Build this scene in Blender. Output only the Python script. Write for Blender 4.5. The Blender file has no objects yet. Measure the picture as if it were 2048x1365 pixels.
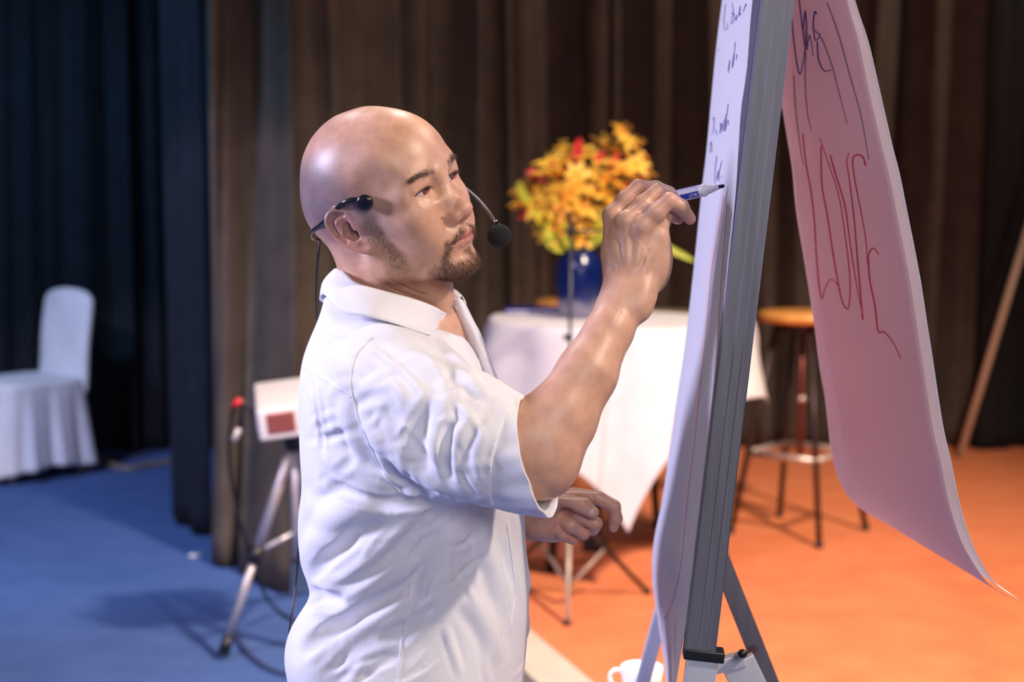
import bpy, bmesh, math, random
import numpy as np
from mathutils import Vector, Matrix
random.seed(7); np.random.seed(7)
SC = bpy.context.scene
COL = SC.collection

# ------------------------------------------------------------------ camera
F_PX = 3129.0                      # 55 mm on a 36 mm wide frame, 2048 px
HORIZON = 360.0
CAM = np.array([0.0, 0.0, 1.45])
TH = math.atan((682.5 - HORIZON) / F_PX)
FW = np.array([0, math.cos(TH), -math.sin(TH)])
UP = np.array([0, math.sin(TH), math.cos(TH)])
cam_d = bpy.data.cameras.new('camera')
cam_d.lens = 55.0
cam_d.sensor_width = 36.0
cam_d.clip_start = 0.05
cam_d.dof.use_dof = True
cam_d.dof.focus_distance = 2.0
cam_d.dof.aperture_fstop = 3.4
cam = bpy.data.objects.new('camera', cam_d)
cam.location = CAM
cam.rotation_euler = (math.pi / 2 - TH, 0, 0)
COL.objects.link(cam)
SC.camera = cam

# ------------------------------------------------------------------ world, exposure
w = bpy.data.worlds.new('hall_light')
SC.world = w
w.use_nodes = True
w.node_tree.nodes['Background'].inputs[0].default_value = (0.55, 0.58, 0.85, 1)
w.node_tree.nodes['Background'].inputs[1].default_value = 0.14
SC.view_settings.view_transform = 'Standard'
SC.view_settings.look = 'None'
SC.view_settings.gamma = 1.0
SC.view_settings.use_curve_mapping = False
SC.view_settings.exposure = 0.0

def area_light(name, loc, target, size, power, color, spread=math.pi, size_y=None):
    d = bpy.data.lights.new(name, 'AREA')
    d.shape = 'RECTANGLE' if size_y else 'DISK'
    d.size = size
    if size_y: d.size_y = size_y
    d.energy = power
    d.color = color
    d.spread = spread
    o = bpy.data.objects.new(name, d)
    COL.objects.link(o)
    o.location = loc
    o.rotation_euler = (Vector(target) - Vector(loc)).to_track_quat('-Z', 'Y').to_euler()
    return o

def spot_light(name, loc, target, power, color, angle, blend=0.3, radius=0.1):
    d = bpy.data.lights.new(name, 'SPOT')
    d.energy = power; d.color = color
    d.spot_size = math.radians(angle); d.spot_blend = blend
    d.shadow_soft_size = radius
    o = bpy.data.objects.new(name, d)
    COL.objects.link(o)
    o.location = loc
    o.rotation_euler = (Vector(target) - Vector(loc)).to_track_quat('-Z', 'Y').to_euler()
    return o

# warm stage key, high to the right, between the camera and the easel
spot_light('key_spot', (2.3, 0.9, 3.4), (-0.05, 2.05, 1.25), 350, (1.0, 0.83, 0.67), 60, 0.5, 0.10)
# second warm lamp, farther back on the same rig
spot_light('key_spot', (1.9, 3.4, 3.6), (-0.1, 2.05, 1.3), 190, (1.0, 0.86, 0.72), 50, 0.5, 0.08)
# added soft fill behind the camera, placed to brighten the lower hand
area_light('camera_fill', (0.9, -1.6, 2.7), (0.0, 2.4, 1.0), 1.4, 62, (1.0, 0.92, 0.93))
# lavender stage wash, from the left; its pool of light ends on the blue carpet
spot_light('lavender_spot', (-3.3, 0.3, 4.5), (-2.3, 3.75, 0.0), 800, (1.0, 0.76, 1.0), 56, 0.10, 0.10)
area_light('left_wash', (-3.4, 1.9, 2.2), (0.2, 2.1, 1.2), 0.8, 50, (0.70, 0.68, 1.0), math.radians(95))
# top light behind the speaker
spot_light('rear_spot', (-1.5, 4.0, 4.2), (-0.15, 2.1, 1.5), 120, (0.85, 0.82, 1.0), 40, 0.6, 0.10)
spot_light('hand_fill_spot', (0.15, 4.7, 4.1), (0.02, 2.15, 1.1), 170, (1.0, 0.88, 0.80), 34, 0.5, 0.10)  # added lamp, aimed from behind to brighten the lower hand
# warm lights over the orange carpet
spot_light('carpet_spot', (2.4, 2.0, 4.8), (1.35, 4.5, 0.0), 2300, (1.0, 0.82, 0.66), 72, 0.9, 0.22)
# added grazing lamp, put in to deepen the contrast of the curtain folds
spot_light('curtain_fold_fill', (4.2, 6.2, 4.6), (-0.2, 8.2, 1.4), 300, (1.0, 0.80, 0.62), 75, 0.8, 0.15)
# blue stage light on the left of the hall
spot_light('blue_spot', (-3.6, 3.8, 4.6), (-2.4, 7.3, 0.2), 560, (0.34, 0.62, 1.0), 62, 0.6, 0.3)
# ------------------------------------------------------------------ helpers: pixels of the photograph <-> points at a depth
def P(x, y, D):
    d = FW + (x - 1024.0) / F_PX * np.array([1.0, 0, 0]) + (682.5 - y) / F_PX * UP
    return CAM + d * (D / d[1])

def floor_at(x, y, z=0.0):
    """the point of the level z that a pixel looks at"""
    d = FW + (x - 1024.0) / F_PX * np.array([1.0, 0, 0]) + (682.5 - y) / F_PX * UP
    return CAM + d * ((z - CAM[2]) / d[2])

def proj(p):
    q = np.asarray(p, float) - CAM
    z = q @ FW
    return np.stack([1024 + F_PX * q[..., 0] / z, 682.5 - F_PX * (q @ UP) / z], -1)

# ------------------------------------------------------------------ helpers: objects
def link(o, parent=None):
    COL.objects.link(o)
    if parent is not None: o.parent = parent
    return o

def tag(o, label=None, cat=None, group=None, kind=None):
    if label: o['label'] = label
    if cat: o['category'] = cat
    if group: o['group'] = group
    if kind: o['kind'] = kind
    return o

def thing(name, label, cat, loc=(0, 0, 0), group=None, rotz=0):
    o = bpy.data.objects.new(name, None)
    o.empty_display_size = 0.05
    COL.objects.link(o)
    o.location = loc
    o.rotation_euler = (0, 0, rotz)
    return tag(o, label, cat, group)

def mesh_obj(name, verts, faces, mat, parent=None, smooth=True, origin=None):
    """verts are world (or parent-local) coordinates; with a parent Empty at a location they are re-based to it"""
    v = np.asarray(verts, float)
    if parent is not None and origin is None:
        off = np.zeros(3); p = parent
        while p is not None:
            off += np.array(p.location); p = p.parent
        v = v - off
    elif origin is not None:
        v = v - np.asarray(origin)
    me = bpy.data.meshes.new(name)
    me.from_pydata([tuple(q) for q in v], [], [tuple(int(i) for i in f) for f in faces])
    me.update()
    if smooth:
        me.polygons.foreach_set('use_smooth', [True] * len(me.polygons))
    if mat is not None:
        for m in (mat if isinstance(mat, (list, tuple)) else [mat]): me.materials.append(m)
    o = bpy.data.objects.new(name, me)
    if origin is not None and parent is None: o.location = origin
    return link(o, parent)

class MB:
    """collects simple shapes into one mesh"""
    def __init__(s): s.v = []; s.f = []; s.mi = []; s.cur = 0
    def add(s, vs, fs):
        n = len(s.v)
        s.v += [tuple(map(float, q)) for q in vs]
        s.f += [tuple(i + n for i in f) for f in fs]
        s.mi += [s.cur] * len(fs)
        return s
    def box(s, c, size, rot=None, bevel=0.0):
        bm = bmesh.new()
        bmesh.ops.create_cube(bm, size=1.0)
        for q in bm.verts: q.co = Vector([q.co[i] * size[i] for i in range(3)])
        if bevel > 0:
            bmesh.ops.bevel(bm, geom=list(bm.edges), offset=bevel, segments=3, affect='EDGES', profile=0.6)
        M = rot if rot is not None else Matrix.Identity(3)
        bm.verts.index_update()
        vs = [tuple((M @ q.co) + Vector(c)) for q in bm.verts]
        fs = [[q.index for q in f.verts] for f in bm.faces]
        bm.free()
        return s.add(vs, fs)
    def tube(s, pts, r, n=12, caps=True):
        pts = [np.asarray(p, float) for p in pts]
        if not hasattr(r, '__len__'): r = [r] * len(pts)
        rings = []; prev = None
        for i, p in enumerate(pts):
            t = pts[min(i + 1, len(pts) - 1)] - pts[max(i - 1, 0)]
            t = t / (np.linalg.norm(t) + 1e-12)
            if prev is None:
                a = np.array([0, 0, 1.0]) if abs(t[2]) < 0.9 else np.array([1.0, 0, 0])
            else: a = prev
            u = a - t * (a @ t); u /= np.linalg.norm(u); prev = u
            b = np.cross(t, u)
            rings.append([p + r[i] * (math.cos(2 * math.pi * k / n) * u + math.sin(2 * math.pi * k / n) * b) for k in range(n)])
        vs = [q for ring in rings for q in ring]; fs = []
        for i in range(len(pts) - 1):
            for k in range(n):
                a = i * n + k; b2 = i * n + (k + 1) % n
                fs.append([a, b2, b2 + n, a + n])
        if caps:
            fs.append(list(range(n - 1, -1, -1))); m = (len(pts) - 1) * n
            fs.append([m + k for k in range(n)])
        return s.add(vs, fs)
    def lathe(s, prof, c=(0, 0, 0), n=40):
        """prof: (radius, z) list, closed at ends with r=0"""
        vs = []; fs = []
        for r, z in prof:
            for k in range(n):
                a = 2 * math.pi * k / n
                vs.append((c[0] + r * math.cos(a), c[1] + r * math.sin(a), c[2] + z))
        for i in range(len(prof) - 1):
            for k in range(n):
                a = i * n + k; b = i * n + (k + 1) % n
                fs.append([a, b, b + n, a + n])
        return s.add(vs, fs)
    def sphere(s, c, r, nu=20, nv=12, scale=(1, 1, 1)):
        vs = []; fs = []
        for j in range(nv + 1):
            ph = math.pi * j / nv
            for k in range(nu):
                a = 2 * math.pi * k / nu
                vs.append((c[0] + r * scale[0] * math.sin(ph) * math.cos(a), c[1] + r * scale[1] * math.sin(ph) * math.sin(a), c[2] + r * scale[2] * math.cos(ph)))
        for j in range(nv):
            for k in range(nu):
                a = j * nu + k; b = j * nu + (k + 1) % nu
                fs.append([a, a + nu, b + nu, b])
        return s.add(vs, fs)
    def grid(s, fn, nu, nv, closed_u=False):
        n0 = []; fs = []
        for i in range(nu):
            for j in range(nv):
                n0.append(fn(i / ((nu) if closed_u else (nu - 1)), j / (nv - 1)))
        for i in range(nu if closed_u else nu - 1):
            for j in range(nv - 1):
                a = i * nv + j; b = ((i + 1) % nu) * nv + j
                fs.append([a, b, b + 1, a + 1])
        return s.add(n0, fs)
    def build(s, name, mat, parent=None, smooth=True, origin=None, angle=None):
        o = mesh_obj(name, s.v, s.f, mat, parent, smooth, origin)
        if any(s.mi): o.data.polygons.foreach_set('material_index', s.mi)
        if angle is not None and smooth:
            bm = bmesh.new(); bm.from_mesh(o.data)
            bmesh.ops.remove_doubles(bm, verts=bm.verts, dist=1e-6)
            for e in bm.edges:
                if len(e.link_faces) == 2 and e.calc_face_angle(0) > angle: e.smooth = False
            bm.to_mesh(o.data); bm.free()
        return o

def shell_grid(name, fn, nu, nv, th, mat, parent=None, closed_u=False, origin=None):
    """a cloth or paper sheet: a grid surface with real thickness th"""
    A = np.array([[fn(i / (nu if closed_u else nu - 1), j / (nv - 1)) for j in range(nv)] for i in range(nu)], float)
    du = np.roll(A, -1, 0) - np.roll(A, 1, 0) if closed_u else np.gradient(A, axis=0)
    dv = np.gradient(A, axis=1)
    N = np.cross(du, dv); N /= np.linalg.norm(N, axis=2, keepdims=True) + 1e-12
    B = A - N * th
    V = np.concatenate([A.reshape(-1, 3), B.reshape(-1, 3)]); n = nu * nv; F = []
    iu = nu if closed_u else nu - 1
    for i in range(iu):
        for j in range(nv - 1):
            a = i * nv + j; b = ((i + 1) % nu) * nv + j
            F.append([a, b, b + 1, a + 1]); F.append([n + a + 1, n + b + 1, n + b, n + a])
        a = i * nv; b = ((i + 1) % nu) * nv
        F.append([a, n + a, n + b, b]); F.append([b + nv - 1, n + b + nv - 1, n + a + nv - 1, a + nv - 1])
    if not closed_u:
        for j in range(nv - 1):
            F.append([j + 1, n + j + 1, n + j, j]); a = (nu - 1) * nv + j
            F.append([a, n + a, n + a + 1, a + 1])
    return mesh_obj(name, V, F, mat, parent, True, origin)

def cr(pts, t):
    """Catmull-Rom through pts, t in 0..1"""
    pts = np.asarray(pts, float); n = len(pts) - 1
    x = min(max(t, 0), 1) * n; i = min(int(x), n - 1); u = x - i
    p0 = pts[max(i - 1, 0)]; p1 = pts[i]; p2 = pts[i + 1]; p3 = pts[min(i + 2, n)]
    return 0.5 * ((2 * p1) + (-p0 + p2) * u + (2 * p0 - 5 * p1 + 4 * p2 - p3) * u * u + (-p0 + 3 * p1 - 3 * p2 + p3) * u ** 3)

def crs(pts, n): return [cr(pts, i / (n - 1)) for i in range(n)]

# ------------------------------------------------------------------ helpers: materials
def mat(name, color, rough=0.6, metal=0.0, **kw):
    m = bpy.data.materials.new(name); m.use_nodes = True
    b = m.node_tree.nodes['Principled BSDF']
    b.inputs['Base Color'].default_value = (*color, 1)
    b.inputs['Roughness'].default_value = rough
    b.inputs['Metallic'].default_value = metal
    for k, v in kw.items():
        b.inputs[k.replace('_', ' ')].default_value = v
    return m

def noise_mat(name, c1, c2, scale=20, rough=0.7, bump=0.0, bscale=None, stretch=(1, 1, 1), detail=4, bdist=0.002, **kw):
    m = mat(name, c1, rough, **kw); nt = m.node_tree; N = nt.nodes; L = nt.links
    b = N['Principled BSDF']
    tc = N.new('ShaderNodeTexCoord'); mp = N.new('ShaderNodeMapping'); mp.inputs['Scale'].default_value = stretch
    L.new(tc.outputs['Object'], mp.inputs['Vector'])
    no = N.new('ShaderNodeTexNoise'); no.inputs['Scale'].default_value = scale; no.inputs['Detail'].default_value = detail
    L.new(mp.outputs[0], no.inputs['Vector'])
    r = N.new('ShaderNodeValToRGB'); r.color_ramp.elements[0].position = 0.35; r.color_ramp.elements[1].position = 0.65
    r.color_ramp.elements[0].color = (*c1, 1); r.color_ramp.elements[1].color = (*c2, 1)
    L.new(no.outputs['Fac'], r.inputs[0]); L.new(r.outputs[0], b.inputs['Base Color'])
    if bump:
        n2 = N.new('ShaderNodeTexNoise'); n2.inputs['Scale'].default_value = bscale or scale * 4
        L.new(mp.outputs[0], n2.inputs['Vector'])
        bp = N.new('ShaderNodeBump'); bp.inputs['Strength'].default_value = bump; bp.inputs['Distance'].default_value = bdist
        L.new(n2.outputs['Fac'], bp.inputs['Height']); L.new(bp.outputs[0], b.inputs['Normal'])
    return m

# ------------------------------------------------------------------ helpers: implicit sculpting (signed distance grid + surface nets)
def _norm(v): return v / (np.linalg.norm(v) + 1e-12)

class Vol:
    def __init__(s, lo, hi, h):
        s.lo = np.asarray(lo, float); s.h = h
        s.n = np.ceil((np.asarray(hi, float) - s.lo) / h).astype(int) + 1
        s.ax = [s.lo[i] + h * np.arange(s.n[i]) for i in range(3)]
        s.d = np.full(s.n, 10.0 * h * 100, np.float32)
    def _sl(s, lo, hi, m):
        a = np.clip(np.floor((np.asarray(lo) - m - s.lo) / s.h).astype(int), 0, s.n)
        b = np.clip(np.ceil((np.asarray(hi) + m - s.lo) / s.h).astype(int) + 1, 0, s.n)
        if np.any(b <= a): return None, None
        sl = tuple(slice(a[i], b[i]) for i in range(3))
        X, Y, Z = np.meshgrid(*[s.ax[i][sl[i]].astype(np.float32) for i in range(3)], indexing='ij')
        return sl, (X, Y, Z)
    def op(s, fn, lo, hi, k=0.0, mode='add', m=None):
        m = (k + 3.5 * s.h) if m is None else m
        sl, g = s._sl(lo, hi, m)
        if sl is None: return s
        b = fn(*g).astype(np.float32); a = s.d[sl]
        if mode == 'add':
            r = np.minimum(a, b)
            if k: hh = np.maximum(k - np.abs(a - b), 0) / k; r = r - hh * hh * k * 0.25
        else:
            b = -b; r = np.maximum(a, b)
            if k: hh = np.maximum(k - np.abs(a - b), 0) / k; r = r + hh * hh * k * 0.25
        s.d[sl] = r
        return s
    def ell(s, c, r, k=0.0, mode='add', rot=None):
        c = np.asarray(c, float); r = np.asarray(r, float)
        def fn(X, Y, Z):
            x, y, z = X - c[0], Y - c[1], Z - c[2]
            if rot is not None:
                R = rot
                x, y, z = (R[0][0] * x + R[1][0] * y + R[2][0] * z, R[0][1] * x + R[1][1] * y + R[2][1] * z, R[0][2] * x + R[1][2] * y + R[2][2] * z)
            k0 = np.sqrt((x / r[0]) ** 2 + (y / r[1]) ** 2 + (z / r[2]) ** 2)
            k1 = np.sqrt((x / r[0] ** 2) ** 2 + (y / r[1] ** 2) ** 2 + (z / r[2] ** 2) ** 2) + 1e-9
            return k0 * (k0 - 1) / k1
        ext = r if rot is None else np.full(3, r.max())
        return s.op(fn, c - ext, c + ext, k, mode)
    def cap(s, a, b, ra, rb=None, k=0.0, mode='add'):
        a = np.asarray(a, float); b = np.asarray(b, float); rb = ra if rb is None else rb
        ab = b - a; L2 = float(ab @ ab) + 1e-12
        def fn(X, Y, Z):
            x, y, z = X - a[0], Y - a[1], Z - a[2]
            t = np.clip((x * ab[0] + y * ab[1] + z * ab[2]) / L2, 0, 1)
            return np.sqrt((x - t * ab[0]) ** 2 + (y - t * ab[1]) ** 2 + (z - t * ab[2]) ** 2) - (ra + (rb - ra) * t)
        rm = max(ra, rb)
        return s.op(fn, np.minimum(a, b) - rm, np.maximum(a, b) + rm, k, mode)
    def chain(s, pts, rs, k=0.0, mode='add', kj=None):
        """a chain of tapered capsules, unioned first so that it stays one limb, then blended in with k"""
        pts = [np.asarray(p, float) for p in pts]; rs = list(rs) if hasattr(rs, '__len__') else [rs] * len(pts)
        kj = kj if kj is not None else min(rs) * 0.5
        def fn(X, Y, Z):
            out = None
            for i in range(len(pts) - 1):
                a, b = pts[i], pts[i + 1]; ab = b - a; L2 = float(ab @ ab) + 1e-12
                x, y, z = X - a[0], Y - a[1], Z - a[2]
                t = np.clip((x * ab[0] + y * ab[1] + z * ab[2]) / L2, 0, 1)
                d = np.sqrt((x - t * ab[0]) ** 2 + (y - t * ab[1]) ** 2 + (z - t * ab[2]) ** 2) - (rs[i] + (rs[i + 1] - rs[i]) * t)
                if out is None: out = d
                else:
                    hh = np.maximum(kj - np.abs(out - d), 0) / kj
                    out = np.minimum(out, d) - hh * hh * kj * 0.25
            return out
        A = np.array(pts); rm = max(rs)
        return s.op(fn, A.min(0) - rm, A.max(0) + rm, k, mode)
    def disp(s, pts, w_, amp, taper=0.7):
        """raise (amp > 0) or sink the surface along a 3D line, with a soft crest of half width w_"""
        pts = np.asarray(pts, float); n = len(pts) - 1; m = 2.6 * w_
        sl, g = s._sl(pts.min(0), pts.max(0), m)
        if sl is None: return s
        X, Y, Z = g; best = np.full(X.shape, 1e9, np.float32); tt = np.zeros(X.shape, np.float32)
        for i in range(n):
            a, b = pts[i], pts[i + 1]; ab = b - a; L2 = float(ab @ ab) + 1e-12
            x, y, z = X - a[0], Y - a[1], Z - a[2]
            t = np.clip((x * ab[0] + y * ab[1] + z * ab[2]) / L2, 0, 1)
            d = (x - t * ab[0]) ** 2 + (y - t * ab[1]) ** 2 + (z - t * ab[2]) ** 2
            c = d < best; best = np.where(c, d, best); tt = np.where(c, (i + t) / n, tt)
        prof = np.exp(-best / w_ ** 2) - 0.35 * np.exp(-((np.sqrt(best) - 1.7 * w_) / (0.6 * w_)) ** 2)
        s.d[sl] -= (amp * prof * np.sin(math.pi * np.clip(tt, 0.02, 0.98)) ** taper).astype(np.float32)
        return s
    def at(s, p):
        q = (np.asarray(p) - s.lo) / s.h
        q = np.clip(q, 0, s.n - 1.001); i = np.floor(q).astype(int); t = q - i
        r = 0
        for dx in (0, 1):
            for dy in (0, 1):
                for dz in (0, 1):
                    wgt = (t[..., 0] if dx else 1 - t[..., 0]) * (t[..., 1] if dy else 1 - t[..., 1]) * (t[..., 2] if dz else 1 - t[..., 2])
                    r = r + wgt * s.d[i[..., 0] + dx, i[..., 1] + dy, i[..., 2] + dz]
        return r
    def grad(s, p):
        e = s.h; o = np.eye(3) * e
        g = np.stack([s.at(p + o[i]) - s.at(p - o[i]) for i in range(3)], -1)
        return g / (np.linalg.norm(g, axis=-1, keepdims=True) + 1e-9)
    def mesh(s, smooth=2):
        d = s.d
        for sl_ in ((0,), (-1,), (slice(None), 0), (slice(None), -1), (slice(None), slice(None), 0), (slice(None), slice(None), -1)): d[sl_] = s.h
        for sl_ in ((1,), (-2,), (slice(None), 1), (slice(None), -2), (slice(None), slice(None), 1), (slice(None), slice(None), -2)): d[sl_] = np.maximum(d[sl_], s.h * .5)
        ins = d < 0; nx, ny, nz = s.n
        c = [(0, 0, 0), (1, 0, 0), (0, 1, 0), (1, 1, 0), (0, 0, 1), (1, 0, 1), (0, 1, 1), (1, 1, 1)]
        def sub(a, o): return a[o[0]:nx - 1 + o[0], o[1]:ny - 1 + o[1], o[2]:nz - 1 + o[2]]
        cnt = sum(sub(ins, o).astype(np.int8) for o in c)
        act = (cnt > 0) & (cnt < 8)
        idx = np.argwhere(act); vid = np.full(act.shape, -1, np.int64); vid[act] = np.arange(len(idx))
        cd = np.stack([d[idx[:, 0] + o[0], idx[:, 1] + o[1], idx[:, 2] + o[2]] for o in c], 1).astype(float)
        acc = np.zeros((len(idx), 3)); num = np.zeros(len(idx))
        for a in range(8):
            for b in range(a + 1, 8):
                df = np.array(c[b]) - np.array(c[a])
                if np.abs(df).sum() != 1: continue
                m = (cd[:, a] < 0) != (cd[:, b] < 0)
                t = np.where(m, cd[:, a] / (cd[:, a] - cd[:, b] + 1e-20), 0)
                acc += np.where(m[:, None], np.array(c[a]) + t[:, None] * df, 0); num += m
        V = s.lo + (idx + acc / num[:, None]) * s.h
        F = []
        for ax in range(3):
            o = [0, 0, 0]; o[ax] = 1
            a = ins[:nx - o[0], :ny - o[1], :nz - o[2]]; b = ins[o[0]:, o[1]:, o[2]:]
            u, v = [(1, 2), (2, 0), (0, 1)][ax]
            e = np.argwhere(a != b); e = e[(e[:, u] > 0) & (e[:, v] > 0) & (e[:, u] < s.n[u] - 1) & (e[:, v] < s.n[v] - 1)]
            fl = a[e[:, 0], e[:, 1], e[:, 2]]
            du = np.zeros(3, int); du[u] = 1; dv = np.zeros(3, int); dv[v] = 1
            q = [e - du - dv, e - dv, e, e - du]
            ids = np.stack([vid[k[:, 0], k[:, 1], k[:, 2]] for k in q], 1)
            ids[~fl] = ids[~fl][:, ::-1]
            F.append(ids)
        F = np.concatenate(F); F = F[(F >= 0).all(1)]
        # the grid's border cells close the shape where it leaves the box
        E = np.concatenate([F[:, [0, 1]], F[:, [1, 2]], F[:, [2, 3]], F[:, [3, 0]]])
        for it in range(smooth):
            sm = np.zeros_like(V); ct = np.zeros(len(V))
            for a, b in ((0, 1), (1, 0)):
                for k in range(3): sm[:, k] += np.bincount(E[:, a], V[E[:, b], k], len(V))
                ct += np.bincount(E[:, a], minlength=len(V))
            V = V * 0.5 + 0.5 * sm / np.maximum(ct, 1)[:, None]
        return V, F

def np_mesh(name, V, F, mat, parent=None, attrs=None):
    """fast quad mesh; V already relative to the parent"""
    me = bpy.data.meshes.new(name)
    me.vertices.add(len(V)); me.vertices.foreach_set('co', np.ascontiguousarray(V, np.float32).ravel())
    me.loops.add(F.size); me.loops.foreach_set('vertex_index', F.astype(np.int32).ravel())
    me.polygons.add(len(F)); me.polygons.foreach_set('loop_start', np.arange(0, F.size, 4, dtype=np.int32))
    me.polygons.foreach_set('loop_total', np.full(len(F), 4, np.int32))
    me.polygons.foreach_set('use_smooth', np.ones(len(F), bool))
    me.update(calc_edges=True); me.validate()
    if mat is not None: me.materials.append(mat)
    for k, a in (attrs or {}).items():
        if a.ndim == 2:
            at = me.color_attributes.new(k, 'FLOAT_COLOR', 'POINT')
            at.data.foreach_set('color', np.concatenate([a, np.ones((len(a), 1))], 1).astype(np.float32).ravel())
        else:
            at = me.attributes.new(k, 'FLOAT', 'POINT'); at.data.foreach_set('value', a.astype(np.float32))
    o = bpy.data.objects.new(name, me)
    return link(o, parent)
# ------------------------------------------------------------------ the hall: floor, carpets, walls, curtains
def carpet_mat(name, c1, c2, sc=6):
    return noise_mat(name, c1, c2, sc, 0.95, bump=0.6, bscale=420, detail=8, bdist=0.004)
BLUE = carpet_mat('blue_carpet', (0.055, 0.12, 0.34), (0.07, 0.14, 0.38))
ORANGE = carpet_mat('orange_carpet', (0.78, 0.20, 0.075), (0.84, 0.25, 0.095))
CREAM = carpet_mat('cream_strip', (0.62, 0.52, 0.42), (0.70, 0.60, 0.48))
GREY = carpet_mat('grey_strip', (0.10, 0.095, 0.09), (0.14, 0.13, 0.125))
DARK = noise_mat('dark_wall', (0.010, 0.010, 0.013), (0.015, 0.014, 0.018), 3, 0.95)

def slab(name, pts, z0, z1, m, kind='structure'):
    n = len(pts)
    vs = [(x, y, z0) for x, y in pts] + [(x, y, z1) for x, y in pts]
    fs = [list(range(n - 1, -1, -1)), list(range(n, 2 * n))] + [[i, (i + 1) % n, n + (i + 1) % n, n + i] for i in range(n)]
    o = mesh_obj(name, vs, fs, m, smooth=False)
    if kind: o['kind'] = kind
    return o
slab('floor', [(-5, -2.5), (5, -2.5), (5, 9.4), (-5, 9.4)], -0.10, 0.0, BLUE)
# the orange carpet, its cream border and a grey tread run along one slanting line
_a, _b = floor_at(1128, 1365), floor_at(1043, 1290)
E0 = _a[:2]; ED = np.array([(_b[0] - _a[0]) / (_b[1] - _a[1]), 1.0])
def edge(off, y): return (E0[0] + ED[0] * (y - E0[1]) + off, y)
slab('trim_1', [edge(-0.085, 0.3), edge(0.075, 0.3), edge(0.075, 8.9), edge(-0.085, 8.9)], 0.0, 0.007, CREAM)
slab('trim_2', [edge(-0.33, 0.3), edge(-0.085, 0.3), edge(-0.085, 8.9), edge(-0.33, 8.9)], 0.0, 0.004, GREY)
oc = slab('floor_carpet_orange', [edge(0.075, 0.3), (4.9, 0.3), (4.9, 8.9), edge(0.075, 8.9)], 0.0, 0.006, ORANGE)
slab('wall_back', [(-5, 9.2), (5, 9.2), (5, 9.4), (-5, 9.4)], 0, 5.2, DARK)
slab('wall_left', [(-5.2, -2.5), (-5, -2.5), (-5, 9.4), (-5.2, 9.4)], 0, 5.2, DARK)
slab('wall_right', [(5, -2.5), (5.2, -2.5), (5.2, 9.4), (5, 9.4)], 0, 5.2, DARK)
slab('ceiling', [(-5.2, -2.5), (5.2, -2.5), (5.2, 9.4), (-5.2, 9.4)], 5.2, 5.3, DARK)

def curtain(name, path, z1, spacing, depth, m, label, seed, flare=None, n_per_m=95, rail=True):
    """pleated heavy curtain hung along a path on plan"""
    rg = np.random.RandomState(seed); path = np.array(path, float)
    seg = np.linalg.norm(np.diff(path, axis=0), axis=1); L = seg.sum(); N = int(L * n_per_m); nz = 40
    q = np.array(crs(path, N)); t = np.gradient(q, axis=0); t /= np.linalg.norm(t, axis=1, keepdims=True)
    nn = np.stack([t[:, 1], -t[:, 0]], 1)
    s_ = np.concatenate([[0], np.cumsum(np.linalg.norm(np.diff(q, axis=0), axis=1))])
    # irregular pleats: a warped phase
    ph = np.cumsum(np.gradient(s_) / spacing * (1 + 0.55 * np.interp(s_, np.arange(0, L + 1, .22), rg.uniform(-1, 1, len(np.arange(0, L + 1, .22))))))
    amp = depth * (0.75 + 0.45 * np.interp(s_, np.arange(0, L + 1, .3), rg.uniform(-1, 1, len(np.arange(0, L + 1, .3)))))
    drift = np.interp(s_, np.arange(0, L + 1, .45), rg.uniform(-1, 1, len(np.arange(0, L + 1, .45))))
    V = []; F = []
    for j in range(nz):
        w_ = j / (nz - 1); z = z1 * (1 - w_) + 0.012 * w_
        p2 = 2 * math.pi * (ph + 0.32 * drift * w_ ** 1.5)
        off = amp * (0.75 + 0.45 * w_) * (np.sin(p2) + 0.45 * np.sin(1.618 * p2 + 1.3 + .6 * w_) + 0.30 * np.sin(2.41 * p2 + 2 * w_) + 0.10 * np.sin(5.3 * p2 - 2 * w_)) 
        sx = amp * 0.35 * np.sin(2 * p2) * (0.6 + .4 * w_)
        xy = q + nn * off[:, None] + t * sx[:, None]
        if flare is not None: xy = xy + flare(s_ / L, w_)
        V.append(np.column_stack([xy, np.full(N, z)]))
    V = np.concatenate(V)
    i, j = np.meshgrid(np.arange(N - 1), np.arange(nz - 1)); a = (j * N + i).ravel()
    F = np.stack([a, a + N, a + N + 1, a + 1], 1)
    # both faces
    nv = len(V); off3 = np.zeros_like(V); off3[:, :2] = np.tile(nn, (nz, 1)) * -0.004
    b = lambda u: u
    E1 = np.arange(N - 1); top = np.stack([E1 + 1, E1 + 1 + nv, E1 + nv, E1], 1); bt = (nz - 1) * N + E1
    bot = np.stack([bt, bt + nv, bt + nv + 1, bt + 1], 1)
    lf = np.arange(nz - 1) * N; sd1 = np.stack([lf, lf + nv, lf + N + nv, lf + N], 1); rt_ = lf + N - 1; sd2 = np.stack([rt_ + N, rt_ + N + nv, rt_ + nv, rt_], 1)
    FF = np.concatenate([F, F[:, ::-1] + nv, top, bot, sd1, sd2])
    org = np.array([q[N // 2][0], q[N // 2][1], 0.0])
    root = thing(name, label, 'curtain', tuple(org), 'dark stage curtains')
    np_mesh('drape', np.concatenate([V, V + off3]) - org, FF, m, root)
    rod = MB().tube([(a_[0], a_[1], z1 + 0.02) for a_ in q[::12]] + [(q[-1][0], q[-1][1], z1 + .02)], 0.02, 8)
    rod.build('curtain_rail', METAL_DARK, root)
    return root
METAL_DARK = mat('dark_metal', (0.03, 0.03, 0.032), 0.45, 0.8)
CLOTH_BLUE_TINT = noise_mat('black_cloth_blue_light', (0.005, 0.009, 0.017), (0.008, 0.014, 0.024), 8, 0.95)  # black cloth with the blue stage light put into its colour
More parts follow.
